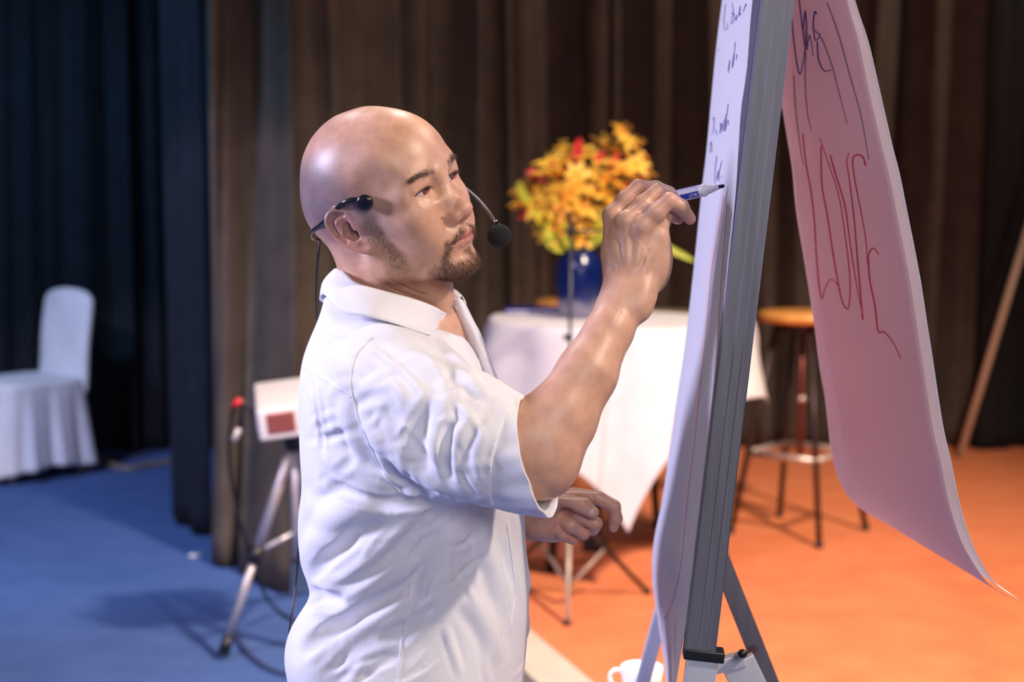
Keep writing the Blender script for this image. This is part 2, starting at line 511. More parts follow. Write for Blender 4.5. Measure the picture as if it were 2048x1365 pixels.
CLOTH_WARM_TINT = noise_mat('black_cloth_warm_light', (0.066, 0.049, 0.040), (0.090, 0.068, 0.054), 8, 0.9)  # black cloth with the warm stage light put into its colour
BLACKC = noise_mat('black_cloth', (0.004, 0.004, 0.006), (0.006, 0.006, 0.008), 8, 0.95)
curtain('curtain', [(-4.9, 8.35), (-3.6, 8.4), (-2.4, 8.3), (-1.0, 8.4)], 3.9, 0.24, 0.055, CLOTH_BLUE_TINT, 'black pleated curtain, blue light painted into its cloth, across the back left, behind the white covered chair', 3)
def flare_b(s_, w_):
    g = np.exp(-((s_ - 0.060) / 0.045) ** 2) * max(0, (w_ - 0.35) / 0.65) ** 2.2
    return np.stack([0.02 * g, -0.72 * g], 1)
curtain('curtain', [(-1.45, 6.64), (-1.38, 6.47), (-1.29, 6.30), (-1.22, 6.22)], 3.9, 0.16, 0.030, CLOTH_BLUE_TINT, 'narrow dark panel painted as the shaded turn of the warm-tinted curtain', 5)  # turn of the curtain away from the warm light, its shade put into darker cloth
curtain('curtain', [(-1.17, 6.14), (-1.00, 6.14), (-0.90, 6.18), (-0.78, 6.35), (-0.50, 7.1), (0.0, 7.9), (0.7, 8.3), (1.6, 8.42), (2.52, 8.45)], 3.9, 0.29, 0.115, CLOTH_WARM_TINT, 'black pleated curtain, warm light painted into its cloth, hanging behind the speaker and the flowers', 8, flare_b)
curtain('curtain', [(2.50, 8.30), (3.2, 8.42), (4.0, 8.40), (4.9, 8.45)], 3.9, 0.30, 0.045, BLACKC, 'plain black curtain at the right edge, behind the leaning wooden pole', 12)
# ------------------------------------------------------------------ the speaker's head, sculpted in head-local millimetres
# x forward, y to his left, z up; origin midway between the ear canals
HR = np.array([[0.8054, 0.4978, -0.3218], [-0.5601, 0.8169, -0.138], [0.1941, 0.2914, 0.9367]])
HT = np.array([-0.1573,2.0596,1.4079])
HS = 1.038 / 1000.0
def HW(p): return (HS * np.asarray(p, float)) @ HR.T + HT        # local mm -> world
def HL(p): return ((np.asarray(p, float) - HT) @ HR) / HS         # world -> local mm
NECK_UP = HL(P(770, 500, 2.12)); NECK_LO = HL(P(790, 640, 2.12))

def gauss(x, s): return np.exp(-(x / s) ** 2)

def lid_shape(Y, side):
    """upper and lower edge height of the eye opening over |y|"""
    t = np.clip((np.abs(Y) - 32.8) / 16.0, -1, 1)      # -1 inner corner, 1 outer corner
    base = 20.1 + 0.1 * t
    up = base + 5.0 * np.clip(1 - t * t, 0, 1) ** 0.6
    lo = base - 3.2 * np.clip(1 - t * t, 0, 1) ** 0.8
    return up, lo, t

def build_head_vol(h=1.35):
    v = Vol((-112, -92, -190), (126, 84, 138), h)
    e, c, ch = v.ell, v.cap, v.chain
    # skull
    e((-10, 0, 50), (99, 78, 88))
    e((40, 0, 52), (53, 66, 62), 20)
    e((-66, 0, 24), (46, 62, 52), 22)
    # face block
    e((38, 0, -12), (46, 63, 74), 22)
    e((58, 0, 8), (38, 56, 44), 16)
    e((64, 0, -46), (33, 36, 40), 16)
    for s in (-1, 1):
        ch([(2, s * 62, 4), (6, s * 58, -30), (12, s * 51, -56)], [14, 14, 15], 18)
        ch([(12, s * 51, -54), (44, s * 38, -72), (72, s * 16, -81)], [14, 12, 11], 16)
        e((57, s * 46, -6), (26, 19, 19), 18)
        e((62, s * 36, -34), (26, 21, 28), 18)
        c((85, s * 6, 38), (75, s * 42, 41), 9, 9.5, 16)            # brow
        e((60, s * 52, 26), (16, 12, 16), 10)
    # chin
    e((76, 0, -81), (17, 22, 14), 14)
    e((70, 0, -84), (20, 26, 10), 12)
    # temples, under-cheek
    for s in (-1, 1):
        e((56, s * 86, 48), (30, 18, 26), 18, 'sub')
        v.disp([(94, s * 24, -27), (90, s * 31, -38), (84, s * 36, -49)], 4.2, -1.5)
    # eye sockets
    for s in (-1, 1):
        e((99, s * 33, 18), (14, 20, 11), 10, 'sub')
        e((99, s * 19, 20), (14, 8, 11), 9, 'sub')
    # nose
    ch([(84, 0, 32), (90.5, 0, 20), (100, 0, 0), (107, 0, -14)], [6.5, 6.0, 7.0, 8.5], 10)
    for s in (-1, 1):
        e((90, s * 9, -4), (12, 8, 18), 8)
        e((98.0, s * 13.2, -21.5), (11, 7.2, 8.6), 5.5)
        e((96, s * 11, -26), (10, 6, 6), 3)
    e((108, 0, -17), (10.6, 11.5, 9.6), 8)
    c((108, 0, -24), (98, 0, -30), 4.2, 4.6, 4)
    for s in (-1, 1):
        c((88, s * 24.0, -19), (93, s * 22.0, -29), 1.3, 1.1, 4.5, 'sub')   # alar crease
        e((101, s * 8.2, -30.5), (6.8, 3.5, 4.6), 2, 'sub')
    # muzzle and lips
    e((74, 0, -46), (25, 29, 20), 10)
    ch([(96.5, 0, -43.5), (97.3, 5, -43.6), (93.5, 14, -46), (85.5, 25, -49.8)], [5.8, 5.8, 5.0, 3.0], 3.5, kj=3)
    ch([(96.5, 0, -43.5), (97.3, -5, -43.6), (93.5, -14, -46), (85.5, -25, -49.8)], [5.8, 5.8, 5.0, 3.0], 3.5, kj=3)
    ch([(94.5, 0, -56.0), (92.5, 10, -55.6), (85.0, 24, -52.0)], [6.0, 5.6, 2.6], 3.5, kj=3)
    ch([(94.5, 0, -56.0), (92.5, -10, -55.6), (85.0, -24, -52.0)], [6.0, 5.6, 2.6], 3.5, kj=3)
    for s in (-1, 1):
        ch([(104.5, 0, -50.0), (103.0, s * 6, -50.6), (98.5, s * 14, -50.8), (89.5, s * 26, -52.0)], [1.9, 1.9, 1.9, 1.9], 1.4, 'sub', kj=1)
    c((106, 0, -33), (105, 0, -40), 2.2, 2.6, 4, 'sub')
    c((103.5, -9, -67.5), (103.5, 9, -67.5), 7.0, 7.0, 9, 'sub')
    # eyeball bulge and lids
    for s in (-1, 1):
        e((68.0, s * 32, 22), (16.0, 19, 15.0), 6)
        e((74.0, s * 37, 31), (12.0, 14, 8.0), 8)
        ch([(84.5, s * 18, 29.0), (87.2, s * 31, 31.0), (80.5, s * 47, 26.5)], [2.6, 3.6, 3.2], 5)   # hooded fold
        ch([(85.5, s * 20, 27.2), (85.9, s * 31, 29.0), (79.8, s * 45, 25.0)], [0.9, 0.9, 0.8], 1.2, 'sub', kj=1)
        ch([(82.0, s * 21, 11.0), (83.5, s * 32, 9.0), (76, s * 45, 12)], [3, 3.4, 3], 5)            # lower lid bag
        def opening(X, Y, Z, s=s):
            up, lo, t = lid_shape(Y, s)
            d = np.maximum(Z - up, lo - Z)
            d = np.maximum(d, np.abs(np.abs(Y) - 32.8) - 16.0)
            return np.maximum(d, 66 - 0.25 * np.maximum(np.abs(Y) - 42, 0) - X) * 0.8
        v.op(opening, (64, s * 32.8 - 18, 14), (100, s * 32.8 + 18, 30), 0.9, 'sub')
        e((86.0, s * 16.6, 19.4), (3.5, 2.6, 2.2), 1.2, 'sub')
    # neck
    up, lo = NECK_UP, NECK_LO
    return v

def add_neck(v):
    a = HL(P(742, 470, 2.10)); b = HL(P(778, 590, 2.12)); d = HL(P(800, 720, 2.12))
    v.chain([a, b, d], [50, 55, 64], 26, kj=10)
    # larynx side and front tendon
    v.chain([HL(P(862, 570, 2.08)), HL(P(868, 640, 2.08)), HL(P(880, 700, 2.06))], [22, 20, 22], 18, kj=5)
    v.chain([HL(P(718, 500, 2.05)), HL(P(775, 590, 2.055)), HL(P(845, 670, 2.07))], [9, 8, 7], 22, kj=5)   # sternomastoid
    v.chain([HL(P(716, 505, 2.08)), HL(P(726, 590, 2.07)), HL(P(742, 660, 2.06))], [24, 25, 28], 22, kj=5)   # trapezius
    v.chain([HL(P(775, 535, 2.045)), HL(P(830, 562, 2.06)), HL(P(868, 585, 2.075))], [24, 22, 18], 30, kj=5)   # under the jaw
    for q in ([(742, 528), (775, 556), (830, 583), (880, 600)], [(748, 556), (790, 580), (850, 602)]):
        w3 = []
        for a in crs(q, 14):
            for D in np.arange(1.9, 2.25, .001):
                if v.at(HL(P(a[0], a[1], D))[None])[0] < 0: w3.append(HL(P(a[0], a[1], D))); break
        if len(w3) > 2: v.disp(w3, 1.7, -1.3)
    return v

def add_ear(v, s=-1, tz=0.0):
    """ear on side s, leaning back; local 2D frame (a: forward, b: up) around the canal"""
    th = math.radians(20)
    def E(a, b, out):
        # a forward, b up along the ear's own axis, out = distance away from the head
        x = a * math.cos(th) + b * -math.sin(th) * 1.0
        z = b * math.cos(th) + a * math.sin(th) * 0.6
        return (x - 2, s * (69.5 + out + max(0, -a) * 0.42), z + 1)
    v.ell(E(-8, 2, -3), (17, 9, 26), 6)
    helix = [E(4, 6, 3), E(5, 18, 5), E(0, 30, 6), E(-11, 35, 6), E(-21, 30, 6), E(-26, 18, 5.5), E(-25, 3, 5), E(-20, -10, 5), E(-12, -21, 5), E(-3, -28, 4.5), E(4, -27, 3), E(6, -20, 2)]
    rr = [3.0, 3.6, 3.8, 3.8, 3.8, 3.7, 3.6, 3.6, 4.2, 5.4, 5.2, 4.0]
    q = crs([list(a) + [b] for a, b in zip(helix, rr)], 34)
    v.chain([a[:3] for a in q], [a[3] for a in q], 2.8, kj=1.0)
    # membrane between helix and head
    v.chain([E(-2, 24, 0), E(-16, 22, 1), E(-17, 2, 1), E(-9, -14, 1), E(-1, -23, 1)], [8, 8.5, 8.5, 7.5, 6], 3, kj=3)
    # scapha groove
    v.chain([E(0, 25, 9.5), E(-10, 28, 9.5), E(-18.5, 22, 9.5), E(-20, 8, 9), E(-16, -6, 8.5)], [2.6, 3.2, 3.4, 3.3, 2.4], 2.0, 'sub', kj=1)
    # antihelix
    v.chain([E(-6, 22, 3.5), E(-13, 15, 4.2), E(-16, 3, 4.5), E(-12, -9, 4.5), E(-5, -14, 4.5)], [2.4, 3.0, 3.2, 3.0, 3.2], 2.0, kj=1.5)
    # concha
    v.chain([E(-6, 10, 6.0), E(-9, 1, 6.5), E(-5, -7, 6.5)], [5.2, 6.4, 4.8], 2.0, 'sub', kj=2)
    v.ell(E(-1, -2, 1), (5, 7, 6), 2, 'sub')
    v.chain([E(2, 8, 4), E(-4, 7, 2.5)], [1.6, 1.4], 2)          # crus
    # tragus
    v.ell(E(5, -3, 2.5), (4.2, 3.6, 6), 3)
    v.ell(E(1, -19, 4), (8, 4.5, 8), 3)
    return v

def head_color(V, N):
    """own colour of the skin: lips, ear, shaved scalp, stubble"""
    x, y, z = V[:, 0], V[:, 1], V[:, 2]
    base = np.tile(np.array([0.62, 0.36, 0.245]), (len(V), 1))
    def blend(w, c):
        nonlocal base
        w = np.clip(w, 0, 1)[:, None]; base = base * (1 - w) + np.array(c) * w
    # shaved stubble tint over the back and the sides
    hl = 1 / (1 + np.exp((x - 8 + 0.55 * (z - 60)) / 9.0))
    top = 1 / (1 + np.exp((z - 104 - 0.10 * x) / 7.0))
    low = 1 / (1 + np.exp(-(z + 8 + 0.25 * x) / 7.0))
    blend(0.92 * hl * top * low, (0.20, 0.155, 0.17))
    # cheeks, nose redness
    blend(0.30 * np.exp(-((x - 112) ** 2 + y * y + (z + 17) ** 2) / 300), (0.66, 0.27, 0.20))
    blend(0.22 * np.exp(-((x - 68) ** 2 + (np.abs(y) - 46) ** 2 + (z + 14) ** 2) / 700), (0.64, 0.29, 0.20))
    # ear
    ew = np.clip((np.abs(y) - 73.5) / 5, 0, 1) * np.exp(-((x + 8) ** 2 + z ** 2) / 1500) 
    blend(0.5 * ew, (0.66, 0.25, 0.20))
    # lips
    ay = np.abs(y); t = np.clip(ay / 25.5, 0, 1)
    up = -43.2 - 5.5 * t ** 1.6 + 1.5 * np.exp(-((ay - 5) / 4) ** 2)
    lo = -60.0 + 7.5 * t ** 2.0
    inside = 1 / (1 + np.exp((z - up) / 0.8)) * 1 / (1 + np.exp((lo - z) / 0.9)) * (x > 80) * (ay < 25.5) * (1 - t ** 6)
    blend(0.8 * inside, (0.58, 0.23, 0.19))
    line = -50.6 - 1.4 * t ** 2
    blend(0.75 * np.exp(-((z - line) / 1.3) ** 2) * (x > 80) * (ay < 25), (0.28, 0.055, 0.05))
    # nostrils, eye rims
    blend(0.8 * np.exp(-((x - 101) ** 2 / 40 + (ay - 8.2) ** 2 / 10 + (z + 29.5) ** 2 / 14)), (0.16, 0.05, 0.04))
    u, l, tt = lid_shape(y, 1)
    m = (x > 66) * (np.abs(tt) < 1)
    blend(0.65 * np.exp(-((z - l) / 0.9) ** 2) * m, (0.62, 0.27, 0.24))
    blend(0.75 * np.exp(-((z - u) / 0.9) ** 2) * m, (0.14, 0.06, 0.05))
    # brow tint on the skin, stubble on chin, moustache and jaw line
    blend(0.38 * beard_density(V), (0.24, 0.14, 0.10))
    blend(0.80 * np.clip(brow_density(V) * 1.2, 0, 1), (0.24, 0.14, 0.11))
    return base

def beard_density(V):
    x, y, z = V[:, 0], V[:, 1], V[:, 2]; ay = np.abs(y)
    mou = np.exp(-((z + 38 + 0.30 * np.maximum(ay - 6, 0) + 0.012 * ay ** 2) / 3.6) ** 2) * (ay < 33) * (x > 66) * np.clip(1 - np.exp(-((ay) / 2.0) ** 2) * .5, 0, 1)
    drop = np.exp(-((ay - 30.5) / 3.6) ** 2) * (z < -44) * (z > -78) * (x > 60) * 0.9
    soul = np.exp(-(ay / 7.0) ** 2) * (z < -64) * (z > -82) * (x > 80)
    ch = 1 / (1 + np.exp((z + 77 - 0.004 * ay ** 2) / 2.0)) * (x > 48) * (ay < 46) * np.clip((x - 46) / 14, 0, 1) * np.clip(1.3 - (z < -98) * .6, 0, 1)
    ch = ch * np.clip(1 - np.maximum(ay - 32, 0) / 16, 0, 1)
    sb = np.exp(-((x - (18 - 0.26 * z)) / 8.5) ** 2) * np.clip((8 - z) / 14, 0, 1) * np.clip((z + 72) / 20, 0, 1) * (ay > 36) * 0.34
    return np.clip(np.maximum.reduce([mou, drop, soul, ch, sb]), 0, 1)
# ------------------------------------------------------------------ skin and eyes
def skin_material():
    m = mat('skin', (0.6, 0.35, 0.25), 0.42); nt = m.node_tree; N = nt.nodes; L = nt.links
    b = N['Principled BSDF']
    at = N.new('ShaderNodeAttribute'); at.attribute_name = 'skin_tone'
    tc = N.new('ShaderNodeTexCoord')
    no = N.new('ShaderNodeTexNoise'); no.inputs['Scale'].default_value = 55; no.inputs['Detail'].default_value = 6
    L.new(tc.outputs['Object'], no.inputs['Vector'])
    r = N.new('ShaderNodeValToRGB'); r.color_ramp.elements[0].position = 0.3; r.color_ramp.elements[1].position = 0.7
    r.color_ramp.elements[0].color = (0.84, 0.79, 0.78, 1); r.color_ramp.elements[1].color = (1.06, 1.03, 1.02, 1)
    L.new(no.outputs['Fac'], r.inputs[0])
    mx = N.new('ShaderNodeMix'); mx.data_type = 'RGBA'; mx.blend_type = 'MULTIPLY'; mx.inputs[0].default_value = 1
    L.new(at.outputs['Color'], mx.inputs[6]); L.new(r.outputs[0], mx.inputs[7])
    L.new(mx.outputs[2], b.inputs['Base Color'])
    b.inputs['Subsurface Weight'].default_value = 0.18
    b.inputs['Subsurface Radius'].default_value = (1.0, 0.35, 0.2)
    b.inputs['Subsurface Scale'].default_value = 0.008
    n2 = N.new('ShaderNodeTexNoise'); n2.inputs['Scale'].default_value = 700; n2.inputs['Detail'].default_value = 3
    L.new(tc.outputs['Object'], n2.inputs['Vector'])
    n3 = N.new('ShaderNodeTexVoronoi'); n3.inputs['Scale'].default_value = 420
    L.new(tc.outputs['Object'], n3.inputs['Vector'])
    ad = N.new('ShaderNodeMath'); ad.operation = 'ADD'; L.new(n2.outputs['Fac'], ad.inputs[0]); L.new(n3.outputs['Distance'], ad.inputs[1])
    bp = N.new('ShaderNodeBump'); bp.inputs['Strength'].default_value = 0.25; bp.inputs['Distance'].default_value = 0.0003
    L.new(ad.outputs[0], bp.inputs['Height']); L.new(bp.outputs[0], b.inputs['Normal'])
    return m
SKIN = skin_material()

def vert_normals(V, F):
    a = V[F[:, 2]] - V[F[:, 0]]; b = V[F[:, 3]] - V[F[:, 1]]
    n = np.cross(a, b); N = np.zeros_like(V)
    for k in range(3):
        for c in range(4): N[:, k] += np.bincount(F[:, c], n[:, k], len(V))
    return N / (np.linalg.norm(N, axis=1, keepdims=True) + 1e-12)

def make_eye(parent, s, gaze_world, pp):
    c = HW((69.8, s * 32, 21)); r = 13.1 * HS
    g = _norm(np.asarray(gaze_world) - c)
    a = _norm(np.cross(g, [0, 0, 1])); b = np.cross(a, g)
    vs = []; fs = []; nu = 40; rows = 40; colr = []
    for j in range(rows + 1):
        ph = math.pi * (j / rows) ** 1.3
        deg = math.degrees(ph)
        rr = r * (1 + 0.035 * max(0, 1 - (deg / 30) ** 2))
        for k in range(nu):
            t = 2 * math.pi * k / nu
            vs.append(c + rr * (math.cos(ph) * g + math.sin(ph) * (math.cos(t) * a + math.sin(t) * b)))
            if deg < 11: q = (0.004, 0.003, 0.003)
            elif deg < 28.5: q = (0.045 + 0.03 * (math.sin(9 * t) > 0), 0.018, 0.009)
            elif deg < 31: q = (0.05, 0.035, 0.035)
            else: q = (0.58, 0.47, 0.46)
            colr.append(q)
    for j in range(rows):
        for k in range(nu):
            x = j * nu + k; y = j * nu + (k + 1) % nu
            fs.append([x, y, y + nu, x + nu])
    o = np_mesh('eye', np.array(vs) - pp, np.array(fs), EYE_MAT, parent, {'skin_tone': np.array(colr)})
    return o
def eye_material():
    m = mat('eye_surface', (1, 1, 1), 0.06); N = m.node_tree.nodes
    at = N.new('ShaderNodeAttribute'); at.attribute_name = 'skin_tone'
    m.node_tree.links.new(at.outputs['Color'], N['Principled BSDF'].inputs['Base Color'])
    m.node_tree.nodes['Principled BSDF'].inputs['Coat Weight'].default_value = 0.6
    return m
EYE_MAT = eye_material()

# ------------------------------------------------------------------ hair strands as real tapered blades
def hair_mesh(name, P0, Nn, D, length, width, material, parent, pp, curl=0.25, seed=3):
    rg = np.random.RandomState(seed); n = len(P0)
    D = D + rg.normal(0, 0.16, D.shape); D /= np.linalg.norm(D, axis=1, keepdims=True)
    A = np.cross(D, Nn); A /= np.linalg.norm(A, axis=1, keepdims=True) + 1e-9
    B = np.cross(D, A)
    Ln = length * rg.uniform(0.55, 1.25, n); bend = rg.normal(0, curl, (n, 3)); ns = 4
    V = np.zeros((n, ns, 3, 3))
    for i in range(ns):
        t = i / (ns - 1)
        c = P0 - Nn * 0.4e-3 * (1 - t) + (D * t + bend * t * t * 0.5 - Nn * 0.12 * t * t) * Ln[:, None]
        rr = width * (1 - 0.92 * t)
        for k in range(3):
            a = 2 * math.pi * k / 3
            V[:, i, k] = c + rr * (math.cos(a) * A + math.sin(a) * B)
    base = (np.arange(n) * ns * 3)[:, None]
    q = np.array([[i * 3 + k, i * 3 + (k + 1) % 3, (i + 1) * 3 + (k + 1) % 3, (i + 1) * 3 + k] for i in range(ns - 1) for k in range(3)])
    Fq = (base[:, :, None] + q[None]).reshape(-1, 4)
    return np_mesh(name, V.reshape(-1, 3) - pp, Fq, material, parent)

def scatter(V, N, dens, count, seed):
    rg = np.random.RandomState(seed); p = dens / dens.sum()
    i = rg.choice(len(V), count, p=p)
    return V[i] + np.cross(rg.normal(0, 0.9, (count, 3)), N[i]), N[i]

def brow_density(V):
    x, y, z = V[:, 0], V[:, 1], V[:, 2]; ay = np.abs(y)
    t = np.clip((ay - 14) / 38, 0, 1)
    mid = 37.0 + 8.0 * t - 6.0 * np.clip(t - 0.62, 0, 1) * 2.0
    half = 4.6 - 2.6 * t
    return np.exp(-((z - mid) / half) ** 2) * (ay > 14) * (ay < 52) * (x > 50) * np.clip((ay - 12) / 6, 0, 1)
BEARD_MAT = noise_mat('beard_hair', (0.085, 0.040, 0.020), (0.19, 0.10, 0.052), 300, 0.45)
BROW_MAT = noise_mat('brow_hair', (0.065, 0.040, 0.032), (0.11, 0.07, 0.055), 300, 0.5)
def build_head(parent, pp, h=1.35):
    v = build_head_vol(h); add_ear(v, -1); add_ear(v, 1); add_neck(v)
    V, F = v.mesh(2); N = vert_normals(V, F)
    for s in (-1, 1):
        make_eye(parent, s, HW((1000, 330, 40)), pp)
    Rw = HR.T
    # beard
    d = beard_density(V); d = d * (np.abs(V[:, 1]) < 76); d[d < 0.05] = 0
    P0, N0 = scatter(V, N, d, 6600, 11)
    ay = np.abs(P0[:, 1]); sy = np.sign(P0[:, 1])
    D = np.stack([0.25 + 0 * ay, sy * np.where(P0[:, 2] > -48, 0.75, 0.12), -np.ones(len(ay))], 1)
    D = np.where((P0[:, 2] < -86)[:, None], np.array([0.30, 0, -1.0]), D)
    D = D + np.where(P0[:, 0] > 45, 0.45, 0.15)[:, None] * N0; D[P0[:, 0] < 45] *= 1.0
    b = hair_mesh('beard', HW(P0), N0 @ Rw, D @ Rw, 0.0068, 0.00013, BEARD_MAT, parent, pp)
    b['kind'] = 'stuff'; b['label'] = 'short brown goatee and moustache'
    d = brow_density(V); d[d < 0.08] = 0
    for s in (-1, 1):
        ds = d * (V[:, 1] * s > 0)
        P0, N0 = scatter(V, N, ds, 1100, 21 + s)
        t = np.clip((np.abs(P0[:, 1]) - 14) / 38, 0, 1)
        D = np.stack([-0.2 + 0 * t, s * (0.35 + 0.8 * t), 0.75 - 0.95 * t], 1) + 0.12 * N0
        o = hair_mesh('eyebrow', HW(P0), N0 @ Rw, D @ Rw, 0.0062, 0.00010, BROW_MAT, parent, pp, seed=5 + s)
        o['kind'] = 'stuff'
        # the dark line of the upper lid
        ys = np.linspace(17.6, 49.5, 40) * s; up, lo, tt = lid_shape(ys, s); q = np.stack([0 * ys + 90, ys, up + 0.15], 1)
        for it in range(14): q[:, 0] -= np.clip(v.at(q + [0, 0, 0.5]), -2, 2) * 0.8
        MB().tube(list(HW(q + [0.1, 0, 0])), list(HS * (0.20 + 0.38 * np.sin(np.linspace(0.25, 2.9, 40)) ** .6)), 8).build('lash_line', BROW_MAT, parent)
        # lashes
        ys = np.linspace(19, 45, 46) * s; up, lo, tt = lid_shape(ys, s)
        q = np.stack([0 * ys + 90, ys, up + 0.3], 1)
        for it in range(12): q[:, 0] -= np.clip(v.at(q), -2, 2) * 0.8
        D = np.stack([np.full(46, 1.0), s * 0.35 * tt, -0.15 + 0 * ys], 1)
        o = hair_mesh('eyelashes', HW(q - [0.4, 0, 0]), np.tile(np.array([0, 0, 1.0]) @ Rw, (46, 1)), D @ Rw, 0.0065, 0.00014, BROW_MAT, parent, pp, curl=0.15, seed=9)
        o['kind'] = 'stuff'
    return v, V, F, N
# ------------------------------------------------------------------ arms, hands, trunk (one skin surface)
def ray_hit(vol, x, y, d0=1.55, d1=2.6, step=0.0015):
    Ds = np.arange(d0, d1, step)
    pts = np.array([P(x, y, D) for D in Ds])
    val = vol.at(pts)
    inside = np.all((pts > vol.lo) & (pts < vol.lo + vol.h * (vol.n - 1)), axis=1)
    k = np.argmax((val < 0) & inside)
    if not ((val < 0) & inside)[k]: return None
    return pts[k]

def px_fold(vol, pts, w_, amp, n=None, taper=0.7):
    q = crs(pts, n or max(4, 4 * len(pts))); w3 = [ray_hit(vol, a[0], a[1]) for a in q]
    w3 = np.array([p for p in w3 if p is not None])
    if len(w3) < 2: return
    for it in range(2): w3[1:-1] = (w3[:-2] + 2 * w3[1:-1] + w3[2:]) / 4
    vol.disp(w3, w_, amp, taper)

def px_ridge(vol, pts, r, out, k, mode='add', n=None):
    """a raised (or, with 'sub', sunken) fold along pixels of the photograph, laid on the sculpted surface"""
    q = crs(pts, n or max(4, 4 * len(pts))); w3 = []
    for a in q:
        h = ray_hit(vol, a[0], a[1])
        if h is not None: w3.append(h)
    if len(w3) < 2: return
    w3 = np.array(w3)
    for it in range(2):
        w3[1:-1] = (w3[:-2] + 2 * w3[1:-1] + w3[2:]) / 4
    g = vol.grad(w3); m = len(w3); rs = []
    for i in range(m):
        t = i / (m - 1); rs.append(r * (0.35 + 0.65 * math.sin(math.pi * min(max(t, 0.04), 0.96)) ** 0.6))
    rs = np.array(rs)
    if mode == 'add': c = w3 - g * (rs - out * rs / r)[:, None]
    else: c = w3 + g * (rs - out * rs / r)[:, None]
    vol.chain(list(c), list(rs), k, mode, kj=r * 0.3)

def build_right_arm(h=0.0016):
    v = Vol(P(960, 1080, 1.80) - [0, 0, 0], P(1420, 330, 2.20), h)
    E_ = P(1074, 918, 1.905)
    v.chain([P(900, 860, 1.92), P(1010, 900, 1.905), E_], [.046, .049, .047], .01, kj=.01)
    v.chain([E_, P(1122, 842, 1.915), P(1177, 750, 1.935), P(1222, 660, 1.965), P(1253, 590, 1.985)], [.044, .0425, .0345, .0275, .0250], .02, kj=.012)
    v.ell(P(1098, 905, 1.895), (.035, .036, .05), .02)
    v.ell(P(1052, 856, 1.90), (.030, .034, .030), .03)
    v.chain([P(1110, 810, 1.90), P(1160, 735, 1.925), P(1205, 660, 1.955)], [.020, .016, .012], .03, kj=.01)      # extensor mass
    v.chain([P(1225, 610, 1.985), P(1280, 600, 1.982)], [.018, .0175], .02)   # wrist width
    v.ell(P(1283, 618, 1.968), (.009, .008, .012), .02)                      # ulna head
    # palm block
    W1, W2 = P(1232, 575, 1.995), P(1288, 578, 1.985)
    mcp = {'i': P(1224, 432, 2.020), 'm': P(1252, 443, 1.998), 'r': P(1284, 455, 1.990), 'p': P(1315, 476, 1.998)}
    for key, wr, rad in (('i', W1, .0118), ('m', (W1 * 2 + W2) / 3, .0120), ('r', (W1 + 2 * W2) / 3, .0118), ('p', W2, .0118)):
        v.chain([wr, (wr + mcp[key]) / 2 + [0, .003, 0], mcp[key]], [.016, .0135, rad], .014, kj=.01)
    v.ell(P(1270, 520, 2.012), (.036, .017, .050), .018)
    v.ell(P(1312, 520, 2.005), (.021, .018, .040), .014)
    for key, rr in (('i', .0100), ('m', .0105), ('r', .0098), ('p', .009)):
        v.ell(mcp[key] + np.array([0, -.003, 0.002]), (rr, rr * .9, rr), .006)
    # fingers: index and middle reach to the marker, ring and little finger curl down
    kf = .0035
    v.chain([mcp['i'], P(1250, 398, 2.024), P(1276, 374, 2.030)], [.0112, .0100, .0100], .006, kj=.006)
    v.chain([P(1276, 374, 2.030), P(1312, 376, 2.052), P(1340, 384, 2.066)], [.0097, .0085, .0075], .003, kj=.006)
    v.chain([mcp['m'], P(1284, 408, 2.005), P(1314, 383, 2.014)], [.0115, .0102, .0100], .006, kj=.006)
    v.chain([P(1314, 383, 2.014), P(1340, 392, 2.042), P(1352, 401, 2.062)], [.0096, .0088, .0078], .003, kj=.006)
    v.chain([mcp['r'], P(1312, 425, 1.988), P(1338, 402, 1.990)], [.0125, .0115, .0108], .007, kj=.006)
    v.chain([P(1338, 402, 1.990), P(1362, 414, 1.996), P(1380, 438, 2.008)], [.0106, .0092, .0078], .003, kj=.006)
    v.chain([mcp['p'], P(1322, 446, 2.002), P(1336, 424, 2.012)], [.0115, .0105, .0096], .007, kj=.006)
    v.chain([P(1336, 424, 2.012), P(1350, 432, 2.022), P(1356, 438, 2.030)], [.0090, .0082, .0076], .003, kj=.006)
    # thumb on the far side, leaving the palm's side near its base
    v.chain([P(1240, 545, 2.020), P(1236, 490, 2.062), P(1280, 440, 2.095)], [.016, .0145, .012], .010, kj=.008)
    v.chain([P(1280, 440, 2.095), P(1318, 412, 2.108), P(1346, 404, 2.108)], [.0112, .0098, .0080], .003, kj=.006)
    # tendons and veins on the back of the hand
    for a in ([(1222, 440), (1228, 490), (1244, 545)], [(1252, 452), (1252, 500), (1256, 548)], [(1283, 465), (1276, 510), (1266, 550)], [(1312, 485), (1298, 520), (1280, 556)]):
        px_fold(v, a, .0045, .0014)
    for a in ([(1268, 478), (1290, 500), (1296, 540)], [(1296, 500), (1262, 540), (1240, 570)], [(1240, 610), (1222, 645), (1204, 680)]):
        px_fold(v, a, .0022, .0006)
    for a in ([(1256, 418), (1276, 402), (1296, 386)], [(1284, 424), (1306, 408), (1328, 390)]):
        px_ridge(v, a, .0030, .0016, .004, 'sub')
    return v

